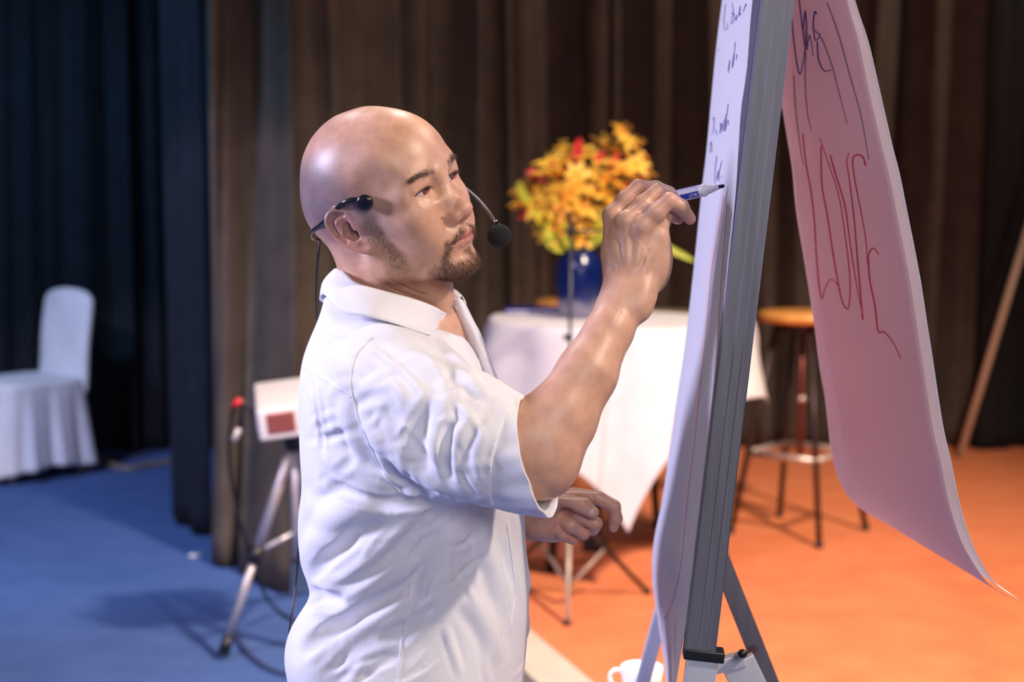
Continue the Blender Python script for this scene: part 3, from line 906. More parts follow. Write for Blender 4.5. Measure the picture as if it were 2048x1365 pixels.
def build_left_arm(h=0.0016):
    D0 = 2.20
    v = Vol(P(930, 1130, 2.10), P(1260, 930, 2.40), h)
    v.chain([P(900, 1050, 2.36), P(985, 1040, 2.27), P(1050, 1036, 2.215)], [.036, .031, .0255], .01, kj=.01)
    v.chain([P(1050, 1036, 2.215), P(1085, 1040, 2.20)], [.0255, .025], .012)
    v.chain([P(1070, 1025, 2.20), P(1110, 1000, 2.205), P(1146, 982, 2.21)], [.022, .021, .017], .014, kj=.01)
    v.chain([P(1075, 1050, 2.20), P(1105, 1060, 2.205), P(1126, 1066, 2.21)], [.021, .016, .012], .014, kj=.01)
    v.ell(P(1110, 1030, 2.212), (.032, .018, .026), .012)
    v.ell(P(1085, 1048, 2.185), (.026, .012, .018), .010)                       # heel of the hand
    # index finger, extended and bent down
    v.chain([P(1146, 982, 2.205), P(1168, 984, 2.20), P(1192, 994, 2.195)], [.0135, .0120, .0108], .007, kj=.006)
    v.chain([P(1192, 994, 2.195), P(1228, 1014, 2.19)], [.0106, .0098], .003)
    v.chain([P(1228, 1014, 2.19), P(1232, 1038, 2.19), P(1227, 1056, 2.192)], [.0094, .0088, .0070], .003, kj=.005)
    # middle, ring, little finger rolled in
    v.chain([P(1136, 1018, 2.19), P(1160, 1030, 2.172), P(1190, 1048, 2.168)], [.0115, .0110, .0098], .004, kj=.006)
    v.chain([P(1192, 1048, 2.168), P(1186, 1060, 2.185)], [.0096, .0088], .003)
    v.chain([P(1122, 1036, 2.188), P(1142, 1052, 2.174), P(1168, 1068, 2.176)], [.0110, .0102, .0092], .003, kj=.006)
    v.chain([P(1112, 1052, 2.19), P(1126, 1068, 2.182), P(1146, 1080, 2.186)], [.0098, .0090, .0080], .003, kj=.006)
    # thumb across the front
    v.chain([P(1088, 1020, 2.185), P(1112, 992, 2.168), P(1142, 998, 2.155)], [.0180, .0155, .0125], .010, kj=.008)
    v.chain([P(1142, 998, 2.155), P(1164, 1010, 2.150), P(1186, 1026, 2.150)], [.0122, .0112, .0090], .003, kj=.006)
    for a in ([(1150, 1000), (1160, 1006)],): pass
    for a in ([(1166, 992), (1172, 1000), (1174, 1006)], [(1183, 990), (1187, 998), (1188, 1006)], [(1206, 1002), (1208, 1010)]):
        px_ridge(v, a, .0014, .0009, .0015, 'sub')
    return v

def build_trunk(h=0.006):
    v = Vol((-0.48, 1.72, 0.0), (0.30, 2.55, 1.30), h)
    e, c = v.ell, v.chain
    c([P(800, 700, 2.12), P(815, 850, 2.12), P(825, 1050, 2.12), P(820, 1300, 2.12)], [.100, .110, .105, .11], .04)
    for D in (2.02, 2.22):
        c([P(800, 740, 2.12), P(785, 790, D)], [.06, .050], .04)
        c([P(800, 900, D), P(820, 1200, 2.12 + (D - 2.12) * .7)], [.062, .064], .04)
    c([P(775, 800, 1.965), P(840, 845, 1.935), P(960, 885, 1.915)], [.055, .050, .044], .03)
    c([P(790, 800, 2.28), P(800, 930, 2.36), P(850, 1040, 2.38), P(960, 1045, 2.29)], [.055, .045, .040, .032], .03)
    # pelvis and legs
    for D, x in ((2.05, -0.16), (2.20, -0.10)):
        c([(-.135, D, .76), (x, D, .45), (x - .02, D, .10)], [.080, .060, .042], .03)
        c([(x - .02, D, .07), (x + .12, D, .045)], [.042, .032], .02)
    return v

def arm_color(V, N, seed=0):
    base = np.tile(np.array([0.60, 0.385, 0.295]), (len(V), 1))
    return base

def skin_spots(V, base, spots, col, rad):
    for p in spots:
        w = np.exp(-((V - p) ** 2).sum(1) / rad ** 2)[:, None] * 0.55
        base[:] = base * (1 - w) + np.array(col) * w
    return base
# ------------------------------------------------------------------ the white linen shirt
def linen_material():
    m = mat('white_linen', (0.80, 0.79, 0.83), 0.85); nt = m.node_tree; N = nt.nodes; L = nt.links
    b = N['Principled BSDF']
    b.inputs['Sheen Weight'].default_value = 0.15
    tc = N.new('ShaderNodeTexCoord')
    no = N.new('ShaderNodeTexNoise'); no.inputs['Scale'].default_value = 9; no.inputs['Detail'].default_value = 5
    L.new(tc.outputs['Object'], no.inputs['Vector'])
    r = N.new('ShaderNodeValToRGB'); r.color_ramp.elements[0].position = 0.3; r.color_ramp.elements[1].position = 0.7
    r.color_ramp.elements[0].color = (0.78, 0.77, 0.83, 1); r.color_ramp.elements[1].color = (0.85, 0.84, 0.88, 1)
    L.new(no.outputs['Fac'], r.inputs[0]); L.new(r.outputs[0], b.inputs['Base Color'])
    hs = []
    for sc, st in ((900, (1, 1, .12)), (900, (.12, .12, 1)), (160, (1, 1, .5))):
        mp = N.new('ShaderNodeMapping'); mp.inputs['Scale'].default_value = st
        L.new(tc.outputs['Object'], mp.inputs['Vector'])
        n2 = N.new('ShaderNodeTexNoise'); n2.inputs['Scale'].default_value = sc; n2.inputs['Detail'].default_value = 2
        L.new(mp.outputs[0], n2.inputs['Vector']); hs.append(n2.outputs['Fac'])
    a = N.new('ShaderNodeMath'); a.operation = 'ADD'; L.new(hs[0], a.inputs[0]); L.new(hs[1], a.inputs[1])
    a2 = N.new('ShaderNodeMath'); a2.operation = 'ADD'; L.new(a.outputs[0], a2.inputs[0]); L.new(hs[2], a2.inputs[1])
    bp = N.new('ShaderNodeBump'); bp.inputs['Strength'].default_value = 0.35; bp.inputs['Distance'].default_value = 0.0007
    L.new(a2.outputs[0], bp.inputs['Height']); L.new(bp.outputs[0], b.inputs['Normal'])
    return m
LINEN = linen_material()

# silhouette table: image row, left and right edge, half breadth in depth
TORSO = [(560, 655, 888, .070), (590, 650, 905, .085), (620, 648, 918, .100), (650, 634, 934, .125), (690, 616, 955, .155), (730, 606, 970, .178),
         (800, 602, 990, .192), (900, 606, 1008, .195), (960, 610, 1022, .190), (1030, 600, 1044, .180), (1100, 602, 1050, .176), (1150, 619, 1056, .174),
         (1192, 634, 1059, .174), (1235, 601, 1057, .182), (1280, 582, 1054, .190), (1365, 584, 1046, .196), (1450, 600, 1040, .200), (1520, 606, 1040, .200)]
TC = 2.12
def torso_profile():
    z = []; xa = []; xb = []; b = []
    for y, l, r_, bb in TORSO:
        p = P(l, y, TC); q = P(r_, y, TC); z.append(p[2]); xa.append(p[0]); xb.append(q[0]); b.append(bb)
    o = np.argsort(z); return np.array(z)[o], np.array(xa)[o], np.array(xb)[o], np.array(b)[o]

def smooth_interp(z, zs, vs):
    # linear interpolation averaged over a small window: no kinks between the table rows
    return sum(np.interp(z + d, zs, vs) * w_ for d, w_ in ((-.018, .15), (-.009, .22), (0, .26), (.009, .22), (.018, .15)))

def build_shirt(h=0.0025):
    zs, xa, xb, bb = torso_profile()
    lo = np.array([-0.34, 1.78, zs[0] + 0.03]); hi = np.array([0.13, 2.40, 1.345])
    v = Vol(lo, hi, h)
    def fn(X, Y, Z):
        z1 = Z[0, 0, :]
        a0 = smooth_interp(z1, zs, xa); a1 = smooth_interp(z1, zs, xb); b = smooth_interp(z1, zs, bb)
        cx = ((a0 + a1) / 2).astype(np.float32); a = ((a1 - a0) / 2).astype(np.float32); b = b.astype(np.float32)
        n = 2.35
        q = (np.abs((X - cx) / a) ** n + np.abs((Y - TC) / b) ** n) ** (1 / n)
        return (q - 1) * np.minimum(a, b) * 0.9
    v.op(fn, lo, hi)
    # slope off the top between neck and shoulders
    c, e = v.chain, v.ell
    c([P(745, 668, 2.06), P(768, 750, 1.990)], [.045, .064], .05)
    c([P(760, 668, 2.18), P(770, 740, 2.27)], [.045, .062], .05)
    # sleeves
    c([P(776, 790, 1.975), P(850, 832, 1.945), P(930, 872, 1.925), P(1000, 900, 1.905), P(1010, 904, 1.904)], [.074, .078, .077, .067, .066], .035, kj=.02)
    c([P(780, 790, 2.26), P(800, 900, 2.35), P(860, 1010, 2.365), P(950, 1036, 2.32)], [.070, .066, .060, .052], .035, kj=.02)
    # hip bulge of bunched cloth
    e(P(655, 1300, 2.05), (.050, .09, .06), .03)
    return v

def shirt_folds(v):
    def R(pts, w_, amp, **k): px_fold(v, pts, w_ * .9, amp * 1.3, **k)
    big = [
        # drape from the armpit to the small of the back
        ([(850, 1000), (770, 1080), (700, 1140), (636, 1180)], .022, .009), ([(852, 1030), (780, 1112), (710, 1165), (650, 1196)], .009, -.007),
        ([(700, 1200), (660, 1200), (630, 1193)], .012, -.012), ([(830, 1100), (740, 1165), (660, 1222), (600, 1262)], .020, .009),
        ([(820, 1160), (730, 1225), (650, 1275), (600, 1310)], .012, -.006), ([(760, 985), (690, 1035), (630, 1090), (606, 1130)], .022, .007),
        ([(720, 1070), (670, 1110), (626, 1150)], .010, -.006), ([(810, 1215), (720, 1262), (640, 1330)], .016, .006),
        ([(640, 900), (720, 950), (800, 985)], .018, .005), ([(650, 965), (730, 1000), (820, 1003), (852, 1000)], .009, -.008),
        ([(612, 1020), (690, 1030), (790, 1018)], .016, .005), ([(780, 1280), (720, 1320), (690, 1365)], .012, .004),
        ([(622, 760), (630, 800), (640, 850), (648, 910)], .006, -.005), ([(634, 765), (642, 810), (652, 860)], .006, .003),
        # sleeve
        ([(752, 725), (800, 715), (870, 735), (930, 775), (985, 800)], .018, .006), ([(730, 790), (790, 770), (870, 800), (940, 850), (975, 900)], .022, .005),
        ([(905, 775), (880, 820), (868, 870), (880, 930)], .012, .006), ([(885, 800), (850, 845), (835, 900), (850, 950)], .014, -.007),
        ([(955, 800), (925, 850), (912, 910), (925, 970)], .011, .006), ([(932, 815), (900, 865), (893, 915), (900, 960)], .008, -.005),
        ([(975, 850), (950, 910), (955, 975)], .009, .004), ([(735, 850), (790, 910), (870, 965), (950, 990)], .018, .006),
        ([(755, 900), (810, 960), (880, 995)], .009, -.006), ([(725, 830), (760, 900), (800, 950)], .010, .004),
        ([(905, 735), (945, 765), (985, 795)], .009, .005), ([(890, 750), (930, 785), (960, 800)], .006, -.004),
        # front below the arm
        ([(975, 1020), (972, 1080), (990, 1140), (1010, 1200)], .014, .006), 
        ([(1015, 1040), (1022, 1110), (1035, 1190)], .010, .004), ([(905, 1040), (890, 1130), (870, 1250)], .020, .004),
        ([(935, 1190), (975, 1250), (1000, 1330)], .014, .004), 
        # shoulder and chest
        ([(700, 650), (770, 660), (850, 690)], .016, .004), ([(880, 680), (920, 725), (960, 775)], .012, .005), ([(860, 700), (900, 740), (930, 765)], .009, -.004),
        ([(690, 800), (700, 860), (730, 930)], .012, .004), ([(640, 690), (670, 720), (690, 765)], .014, .003),
    ]
    for b in big: R(*b)
    rg = np.random.RandomState(5)
    zones = [((640, 760), (960, 1180), 30, (0.85, -0.55)), ((900, 1050), (1040, 1340), 9, (0.25, 1)), ((740, 740), (960, 970), 22, (0.55, 0.8)), ((620, 1200), (860, 1350), 20, (0.9, -0.45)), ((660, 640), (860, 720), 6, (1, .35))]
    for (x0, y0), (x1, y1), n, (dx, dy) in zones:
        for i in range(n):
            x, y = rg.uniform(x0, x1), rg.uniform(y0, y1); L = rg.uniform(60, 140); a = rg.normal(0, 0.3)
            ux, uy = dx * math.cos(a) - dy * math.sin(a), dx * math.sin(a) + dy * math.cos(a)
            b = rg.normal(0, 12)
            pts = [(x - ux * L / 2, y - uy * L / 2), (x - uy * b, y + ux * b), (x + ux * L / 2, y + uy * L / 2)]
            R(pts, rg.uniform(.0045, .008), rg.uniform(.0012, .0026) * (1 if rg.rand() < .6 else -1), n=6, taper=1.2)
    return v

def shirt_openings(v):
    # neck hole and the open front
    v.chain([P(765, 520, 2.10), P(780, 600, 2.10), P(800, 690, 2.10)], [.056, .056, .040], .006, 'sub', kj=.01)
    v.chain([P(845, 610, 2.085), P(915, 640, 2.085), P(950, 700, 2.085)], [.040, .030, .012], .006, 'sub', kj=.01)
    A_, B_ = P(870, 652, 2.06), P(656, 580, 2.06); sl_ = (A_[2] - B_[2]) / (A_[0] - B_[0])
    v.op(lambda X, Y, Z: (B_[2] - .002 + sl_ * (X - B_[0])) - Z, (-.30, 1.85, 1.22), (-.02, 2.38, 1.36), .0, 'sub', m=0)
    # the sleeves are open at their ends
    v.chain([P(985, 893, 1.91), P(1040, 907, 1.902), P(1200, 950, 1.88)], [.050, .058, .085], .002, 'sub', kj=.01)
    Cm, ax = P(1024, 908, 1.905), _norm(P(1078, 921, 1.890) - P(962, 893, 1.914))
    def cut(X, Y, Z):
        dx, dy, dz = X - Cm[0], Y - Cm[1], Z - Cm[2]; s_ = dx * ax[0] + dy * ax[1] + dz * ax[2]
        rad = np.sqrt(np.maximum(dx * dx + dy * dy + dz * dz - s_ * s_, 0))
        return np.maximum(-s_, rad - 0.082)
    v.op(cut, Cm - .13, Cm + .13, 0, 'sub', m=0)
    v.chain([P(925, 1040, 2.33), P(1000, 1040, 2.27)], [.040, .046], .002, 'sub', kj=.01)
    return v

def surf_strip(v, pts, width, th, n, lift=0.0004):
    """a thin sewn band lying on the cloth along image pixels"""
    q = crs(pts, n); w3 = np.array([p for p in (ray_hit(v, a[0], a[1]) for a in q) if p is not None])
    for it in range(4): w3[1:-1] = (w3[:-2] + 2 * w3[1:-1] + w3[2:]) / 4
    for it in range(3): w3 = w3 - v.grad(w3) * v.at(w3)[:, None]
    g = v.grad(w3); t = np.gradient(w3, axis=0); t /= np.linalg.norm(t, axis=1, keepdims=True)
    s_ = np.cross(t, g)
    V = []; F = []
    prof = [(-.5, -th * 2), (-.46, .6 * th), (-.2, th), (.2, th), (.46, .6 * th), (.5, -th * 2)]
    for i in range(len(w3)):
        for a, b in prof: V.append(w3[i] + s_[i] * width * a + g[i] * (b + lift))
    m = len(prof)
    for i in range(len(w3) - 1):
        for k in range(m - 1):
            a = i * m + k; F.append([a, a + 1, a + 1 + m, a + m])
    return V, F
def ribbon(name, rows, th, mt, parent, n=60, sub=7, wob=0.0006, seed=1):
    """cloth band: rows = list of point lists (top edge ... bottom edge), lofted and given thickness"""
    rg = np.random.RandomState(seed); R_ = [crs(r, n) for r in rows]
    ph = rg.uniform(0, 6, 4)
    def fn(u, w_):
        i = int(round(u * (n - 1)))
        p = cr([r[i] for r in R_], w_)
        d = wob * (math.sin(17 * u + ph[0] + 3 * w_) + math.sin(31 * u + ph[1] - 4 * w_) * .6)
        return p + np.array([d * .3, -d, d * .5])
    return shell_grid(name, fn, n, sub, th, mt, parent)

def build_shirt_parts(parent, pp):
    v = build_shirt(); shirt_folds(v); shirt_openings(v)
    V, F = v.mesh(2)
    sh = np_mesh('shirt', V - pp, F, LINEN, parent)
    sh['label'] = 'white linen shirt with the sleeves rolled to the elbows'
    # collar: near half, back, far half in one stand-and-fall band
    top = [P(892, 627, 2.072), P(868, 614, 2.040), P(820, 598, 2.016), P(765, 582, 2.008), P(712, 566, 2.025), P(682, 540, 2.070), P(668, 542, 2.110), P(690, 546, 2.165), P(760, 566, 2.195), (P(850, 570, 2.175)), P(898, 576, 2.125), P(922, 592, 2.095)]
    mid = [P(880, 648, 2.062), P(862, 640, 2.022), P(812, 626, 1.990), P(752, 608, 1.978), P(692, 586, 1.995), P(656, 566, 2.055), P(648, 566, 2.115), P(672, 570, 2.180), P(750, 590, 2.212), P(850, 592, 2.190), P(908, 596, 2.135), P(930, 606, 2.100)]
    low = [P(860, 672, 2.040), P(836, 664, 2.005), P(796, 650, 1.972), P(738, 636, 1.962), P(682, 624, 1.982), P(650, 590, 2.045), P(642, 600, 2.115), P(664, 610, 2.190), P(750, 620, 2.225), P(850, 618, 2.200), P(912, 616, 2.145), P(930, 622, 2.110)]
    stand = [p + np.array([0, -0.008, 0]) + np.array([0, 0, -0.006]) for p in [P(888, 660, 2.078), P(866, 640, 2.050), P(818, 622, 2.020), P(764, 604, 2.010), P(712, 582, 2.025), P(684, 562, 2.065), P(676, 560, 2.110), P(696, 566, 2.158), P(760, 586, 2.185), P(850, 590, 2.165), P(892, 596, 2.118), P(915, 612, 2.092)]]
    for row, lift in ((low, .0035), (mid, .010)):      # the fall of the collar lies on the cloth, it does not sink in
        for i in range(6):
            px = proj(row[i]); h_ = ray_hit(v, px[0], px[1])
            if h_ is not None and h_[1] - lift < row[i][1]: row[i] = P(px[0], px[1], h_[1] - lift)
    for i in range(5):
        px = proj(top[i]); top[i] = P(px[0], px[1], top[i][1] - .010)
    c1 = ribbon('collar', [low, mid, top], 0.0016, LINEN, sh, 90, 9, .0009, 2)
    ribbon('collar_stand', [top, stand], 0.0016, LINEN, c1, 90, 4, .0002, 3)
    # front placket of the far side: the pale strip that falls away from the open neck
    ribbon('placket', [[P(892, 600, 2.105), P(912, 650, 2.100), P(930, 695, 2.098), P(952, 745, 2.095), P(975, 800, 2.09), P(990, 850, 2.08)],
                       [P(916, 598, 2.085), P(940, 648, 2.075), P(960, 692, 2.070), P(980, 742, 2.06), P(998, 800, 2.05), P(1010, 850, 2.05)],
                       [P(928, 602, 2.105), P(952, 648, 2.098), P(971, 690, 2.095), P(990, 742, 2.09), P(1006, 800, 2.08), P(1014, 850, 2.08)]], 0.0016, LINEN, sh, 60, 7, .0008, 4)
    # near front edge with two button gaps lower down
    ribbon('placket', [[P(884, 650, 2.060), P(912, 690, 2.045), P(940, 735, 2.030), P(965, 790, 2.02)],
                       [P(896, 646, 2.070), P(928, 694, 2.058), P(955, 740, 2.045), P(980, 792, 2.03)]], 0.0018, LINEN, sh, 50, 5, .0012, 6)
    ribbon('placket', [[P(1030, 1040, 2.09), P(1034, 1100, 2.09), P(1042, 1160, 2.09), (P(1040, 1200, 2.09)), P(1036, 1260, 2.09), P(1034, 1310, 2.09), P(1026, 1400, 2.09)],
                       [P(1049, 1030, 2.105), P(1053, 1100, 2.105), P(1061, 1165, 2.105), P(1056, 1205, 2.10), P(1060, 1255, 2.105), P(1050, 1300, 2.105), P(1050, 1400, 2.105)],
                       [P(1038, 1030, 2.135), P(1042, 1100, 2.135), P(1050, 1165, 2.135), P(1044, 1205, 2.13), P(1046, 1255, 2.135), P(1042, 1300, 2.135), P(1040, 1400, 2.135)]], 0.0018, LINEN, sh, 80, 7, .0010, 7)
    # rolled cuff of the near sleeve
    C0, C1 = P(962, 893, 1.914), P(1076, 914, 1.890)
    ax = _norm(C1 - C0); up = _norm(np.array([-0.16, 0, 1.0]) - ax * ax[2] * 0.3); up = _norm(up - ax * (up @ ax)); dp = np.cross(ax, up)
    rg = np.random.RandomState(4); ph = rg.uniform(0, 6, 8)
    def cuff(u, w_):
        a = 2 * math.pi * u
        base_tilt = 0.014 * math.cos(a) * (1 - w_) + (-0.027 * math.cos(a) + 0.004 * math.sin(a)) * w_
        L_ = np.linalg.norm(C1 - C0)
        c = C0 + ax * (L_ * w_ + base_tilt)
        r = 0.0635 + 0.0055 * min(1, w_ / 0.16) + 0.0025 * math.sin(math.pi * w_)
        r += w_ * (0.0016 * math.sin(5 * a + ph[0] + 2.5 * w_) + 0.0012 * math.sin(9 * a + ph[1] - 3 * w_)) + 0.0005 * math.sin(17 * a + ph[2] + 5 * w_)
        r += 0.0045 * math.exp(-((a - math.pi) / .45) ** 2) * w_
        return c + up * r * 0.99 * math.cos(a) + dp * r * 0.94 * math.sin(a)
    shell_grid('cuff', cuff, 120, 26, 0.0028, LINEN, sh, closed_u=True)
    # far cuff, mostly hidden behind the body
    D0, D1 = P(935, 1040, 2.325), P(1000, 1040, 2.27); ax2 = _norm(D1 - D0); u2 = _norm(np.array([0, 0, 1.0]) - ax2 * ax2[2]); d2 = np.cross(ax2, u2)
    shell_grid('cuff', lambda u, w_: D0 + (D1 - D0) * w_ + (u2 * math.cos(2 * math.pi * u) + d2 * math.sin(2 * math.pi * u)) * (0.055 + .001 * math.sin(12 * math.pi * u)), 60, 8, 0.0028, LINEN, sh, closed_u=True)
    # seams
    for pts, w_ in (([(742, 676), (712, 712), (700, 760), (708, 800), (722, 850), (745, 900), (770, 950), (800, 985)], .0030),
                    ([(606, 735), (640, 755), (680, 780), (702, 795)], .0026),
                    ([(850, 1022), (835, 1100), (820, 1180), (806, 1270), (795, 1365)], .0040),
                    ([(1012, 1045), (1022, 1110), (1030, 1180), (1022, 1250), (1018, 1330)], .0022)):
        SV, SF = surf_strip(v, pts, w_, .0007, 70)
        mesh_obj('seam', SV, SF, LINEN, sh)
    return v, sh
# ------------------------------------------------------------------ flip chart easel, paper, marker
ALU = noise_mat('brushed_aluminium', (0.125, 0.13, 0.165), (0.16, 0.165, 0.20), 60, 0.55, metal=0.25, stretch=(1, 1, 0.05))
ALU_L = mat('light_aluminium', (0.62, 0.64, 0.70), 0.4, 0.35)
BLACKP = mat('black_plastic', (0.012, 0.012, 0.015), 0.35)
WHITEB = mat('whiteboard_surface', (0.78, 0.79, 0.82), 0.25)
def paper_mat(name, c, tr=0.35):
    m = mat(name, c, 0.8); nt = m.node_tree; N = nt.nodes; L = nt.links
    tl = N.new('ShaderNodeBsdfTranslucent'); tl.inputs['Color'].default_value = (*c, 1)
    mx = N.new('ShaderNodeMixShader'); mx.inputs[0].default_value = tr
    L.new(N['Principled BSDF'].outputs[0], mx.inputs[1]); L.new(tl.outputs[0], mx.inputs[2])
    L.new(mx.outputs[0], N['Material Output'].inputs['Surface'])
    return m
PAPER = paper_mat('flip_chart_paper', (0.82, 0.80, 0.86), 0.42)
PAPER_PINK_LIT = paper_mat('flip_chart_paper_pink_lit', (0.90, 0.73, 0.80), 0.60)  # white paper with the pink of bounced and transmitted light put into its colour
INK_B = mat('blue_violet_ink', (0.08, 0.04, 0.34), 0.6)
INK_W = mat('thin_blue_ink', (0.16, 0.14, 0.38), 0.6)
INK_F = mat('faint_violet_ink', (0.36, 0.25, 0.42), 0.7)
INK_R = mat('red_ink', (0.66, 0.03, 0.09), 0.6)
INK_P = mat('pale_pink_bleed', (0.72, 0.50, 0.56), 0.8)

DN, DF = 1.95, 2.56
NB, NT = P(1372, 1300, DN), P(1526, 0, DN)          # near front edge of the board
uB = _norm(NT - NB); dB = _norm(np.array([0.053, 1.0, 0.0])); dB = _norm(dB - uB * (dB @ uB))
nB = _norm(np.cross(uB, dB));  nB = nB if nB[0] < 0 else -nB     # front of the board
WB = 0.62; HB = 1.03; TH_B = 0.038
def BP(a, b, c): return NB + dB * a + uB * b - nB * c            # across, up, into the board
RB = Matrix([[dB[i], uB[i], -nB[i]] for i in range(3)])
root = thing('flip_chart_easel', 'grey aluminium flip chart easel seen edge on beside the speaker', 'easel', (float(NB[0]) + .15, 2.2, 0))
def ext(parent, name, prof, b0, b1, m, a0):
    """profile (a across, c deep) drawn out along the board's height"""
    vs = [BP(a0 + a, b, c) for b in (b0, b1) for a, c in prof]; n = len(prof)
    fs = [[i, (i + 1) % n, n + (i + 1) % n, n + i] for i in range(n)] + [list(range(n - 1, -1, -1)), list(range(n, 2 * n))]
    return mesh_obj(name, vs, fs, m, parent, False)
prof = [(0.024, -0.002), (0.001, -0.002), (0.0, 0.000), (0.0, 0.007), (0.0006, 0.0078), (0.0006, 0.0145), (0.0, 0.0153), (0.0, 0.0172), (0.0006, 0.0180), (0.0006, 0.0258),
        (0.0, 0.0266), (0.0, 0.0285), (0.0006, 0.0293), (0.0006, 0.0370), (0.0, 0.0378), (0.0, TH_B), (0.024, TH_B)]
ext(root, 'side_rail', prof, 0.0, HB, ALU, 0.0)
ext(root, 'side_rail', [(WB - a, c) for a, c in prof][::-1], 0.0, HB, ALU, 0.0)
MB().box(BP(WB / 2, HB - .012, TH_B / 2), (WB - .05, .024, TH_B), RB, .002).build('top_rail', ALU, root)
MB().box(BP(WB / 2, .012, TH_B / 2), (WB - .05, .024, TH_B), RB, .002).build('bottom_rail', ALU, root)
MB().box(BP(WB / 2, HB / 2, .012), (WB - .048, HB - .048, .012), RB).build('board', WHITEB, root, False)
MB().box(BP(WB / 2, HB - .03, -.008), (WB - .02, .05, .014), RB, .003).build('clamp_bar', ALU_L, root)
# black end caps and telescopic front legs down to the floor
for a0, nm in ((0.0, 'near'), (WB - .024, 'far')):
    MB().box(BP(a0 + .013, -.006, .024), (.030, .014, .052), RB, .002).build('end_cap', BLACKP, root)
    top = BP(a0 + .012, -.012, .023); L_ = top[2] / uB[2]
    ft = top - uB * L_
    if nm == 'far':     # the far leg splays a little
        q = P(1307, 1285, 2.57); dv = _norm(q - top); L_ = top[2] / -dv[2]; ft = top + dv * L_
        s1 = _norm(np.cross(dv, dB)); s2 = np.cross(dv, s1)
        MB().box((top + ft) / 2, (.024, .020, L_ - .012), Matrix([[s1[i], s2[i], dv[i]] for i in range(3)]), .003).build('leg', ALU_L, root)
        MB().box(ft + np.array([0, 0, .010]), (.030, .028, .018), None, .004).build('foot', BLACKP, root)
        continue
    MB().box((top + ft + uB * .012) / 2, (.021, L_ - .012, .040), RB, .003).build('leg', ALU_L, root)
    MB().box(ft + uB * .008, (.028, .018, .046), RB, .004).build('foot', BLACKP, root)
# rear legs pivot behind the lower board
def bar(name, A, B, w1, w2, m, parent, hint=(0, 1, 0)):
    A = np.asarray(A); B = np.asarray(B); t = _norm(B - A); s1 = _norm(np.cross(t, hint)); s2 = np.cross(t, s1)
    return MB().box((A + B) / 2, (w1, w2, np.linalg.norm(B - A)), Matrix([[s1[i], s2[i], t[i]] for i in range(3)]), .002).build(name, m, parent)
pv = P(1437, 1110, 2.30); fl = pv + (P(1560, 1420, 2.28) - pv) * 1.0; dv = fl - pv; fl = pv + dv * ((pv[2] - .01) / -dv[2])
bar('rear_leg', pv, fl, .028, .014, ALU, root)
pv2 = P(1474, 1322, 2.03); dv2 = _norm(P(1560, 1500, 2.03) - pv2); fl2 = pv2 + dv2 * ((pv2[2] - .01) / -dv2[2])
bar('rear_leg', pv2, fl2, .046, .014, ALU_L, root)
bar('brace', P(1425, 1334, 2.03), P(1488, 1318, 2.03), .018, .02, ALU_L, root)
bar('brace', P(1478, 1330, 2.04), P(1508, 1300, 2.27), .012, .012, ALU, root)
MB().tube([P(1485, 1308, 1.99), P(1485, 1308, 2.05)], .006, 14).build('bolt', BLACKP, root)
MB().tube([pv - np.array([0, .02, 0]), pv + np.array([-.03, .0, .01])], .012, 14).build('hinge', BLACKP, root)

# --- sheets
def sheet_fn(near, far, Dn, Df, mids=None, wav=0.0):
    near = np.array(near, float); far = np.array(far, float)
    def fn(s_, t):
        a = cr(near, t); b = cr(far, t); A = P(a[0], a[1], Dn); B = P(b[0], b[1], Df)
        p = A * (1 - s_) + B * s_
        if wav: p = p + np.array([wav * math.sin(math.pi * s_) * (math.sin(5 * t + 1) + .5 * math.sin(11 * t + 4 * s_)), 0, 0])
        if mids is not None: p = p + mids(s_, t)
        return p
    return fn
class Sheet:
    def __init__(s, name, fn, parent, m, nu=30, nv=240, side=-1):
        s.fn = fn; s.obj = shell_grid(name, fn, nu, nv, 0.0003, m, parent)
        s.g = np.array([[fn(i / 160, j / 500) for j in range(501)] for i in range(161)]); s.px = proj(s.g)
    def hit(s, x, y):
        d = (s.px[..., 0] - x) ** 2 + (s.px[..., 1] - y) ** 2; i, j = np.unravel_index(np.argmin(d), d.shape)
        i = min(max(i, 1), 159); j = min(max(j, 1), 499)
        J = np.array([s.px[i + 1, j] - s.px[i - 1, j], s.px[i, j + 1] - s.px[i, j - 1]]).T / 2
        q = np.linalg.solve(J, np.array([x, y]) - s.px[i, j]); q = np.clip(q, -1, 1)
        p = s.g[i, j] + q[0] * (s.g[i + 1, j] - s.g[i - 1, j]) / 2 + q[1] * (s.g[i, j + 1] - s.g[i, j - 1]) / 2
        n = _norm(np.cross(s.g[i + 1, j] - s.g[i - 1, j], s.g[i, j + 1] - s.g[i, j - 1]))
        if n @ (CAM - p) < 0: n = -n
        return p, n
    def strokes(s, name, lines, m, wid, lift=0.0005, n=None):
        """pen strokes as thin ribbons; wid in pixels of the photograph"""
        for l in lines:
            V = []; F = []; w_ = wid
            q = crs(l, n or max(8, 7 * len(l))); px = np.array(q)
            t = np.gradient(px, axis=0); t /= np.linalg.norm(t, axis=1, keepdims=True) + 1e-9; nn = np.stack([-t[:, 1], t[:, 0]], 1)
            for i in range(len(q)):
                f = 0.75 + 0.25 * math.sin(3.1 * i / len(q) + 1)
                for sg in (-.5, .5):
                    p, nr = s.hit(*(px[i] + nn[i] * w_ * f * sg)); V.append(p + nr * lift)
            for i in range(len(q) - 1):
                a = 2 * i; F.append([a, a + 1, a + 3, a + 2])
            mesh_obj(name, V, F, m, s.obj, True)

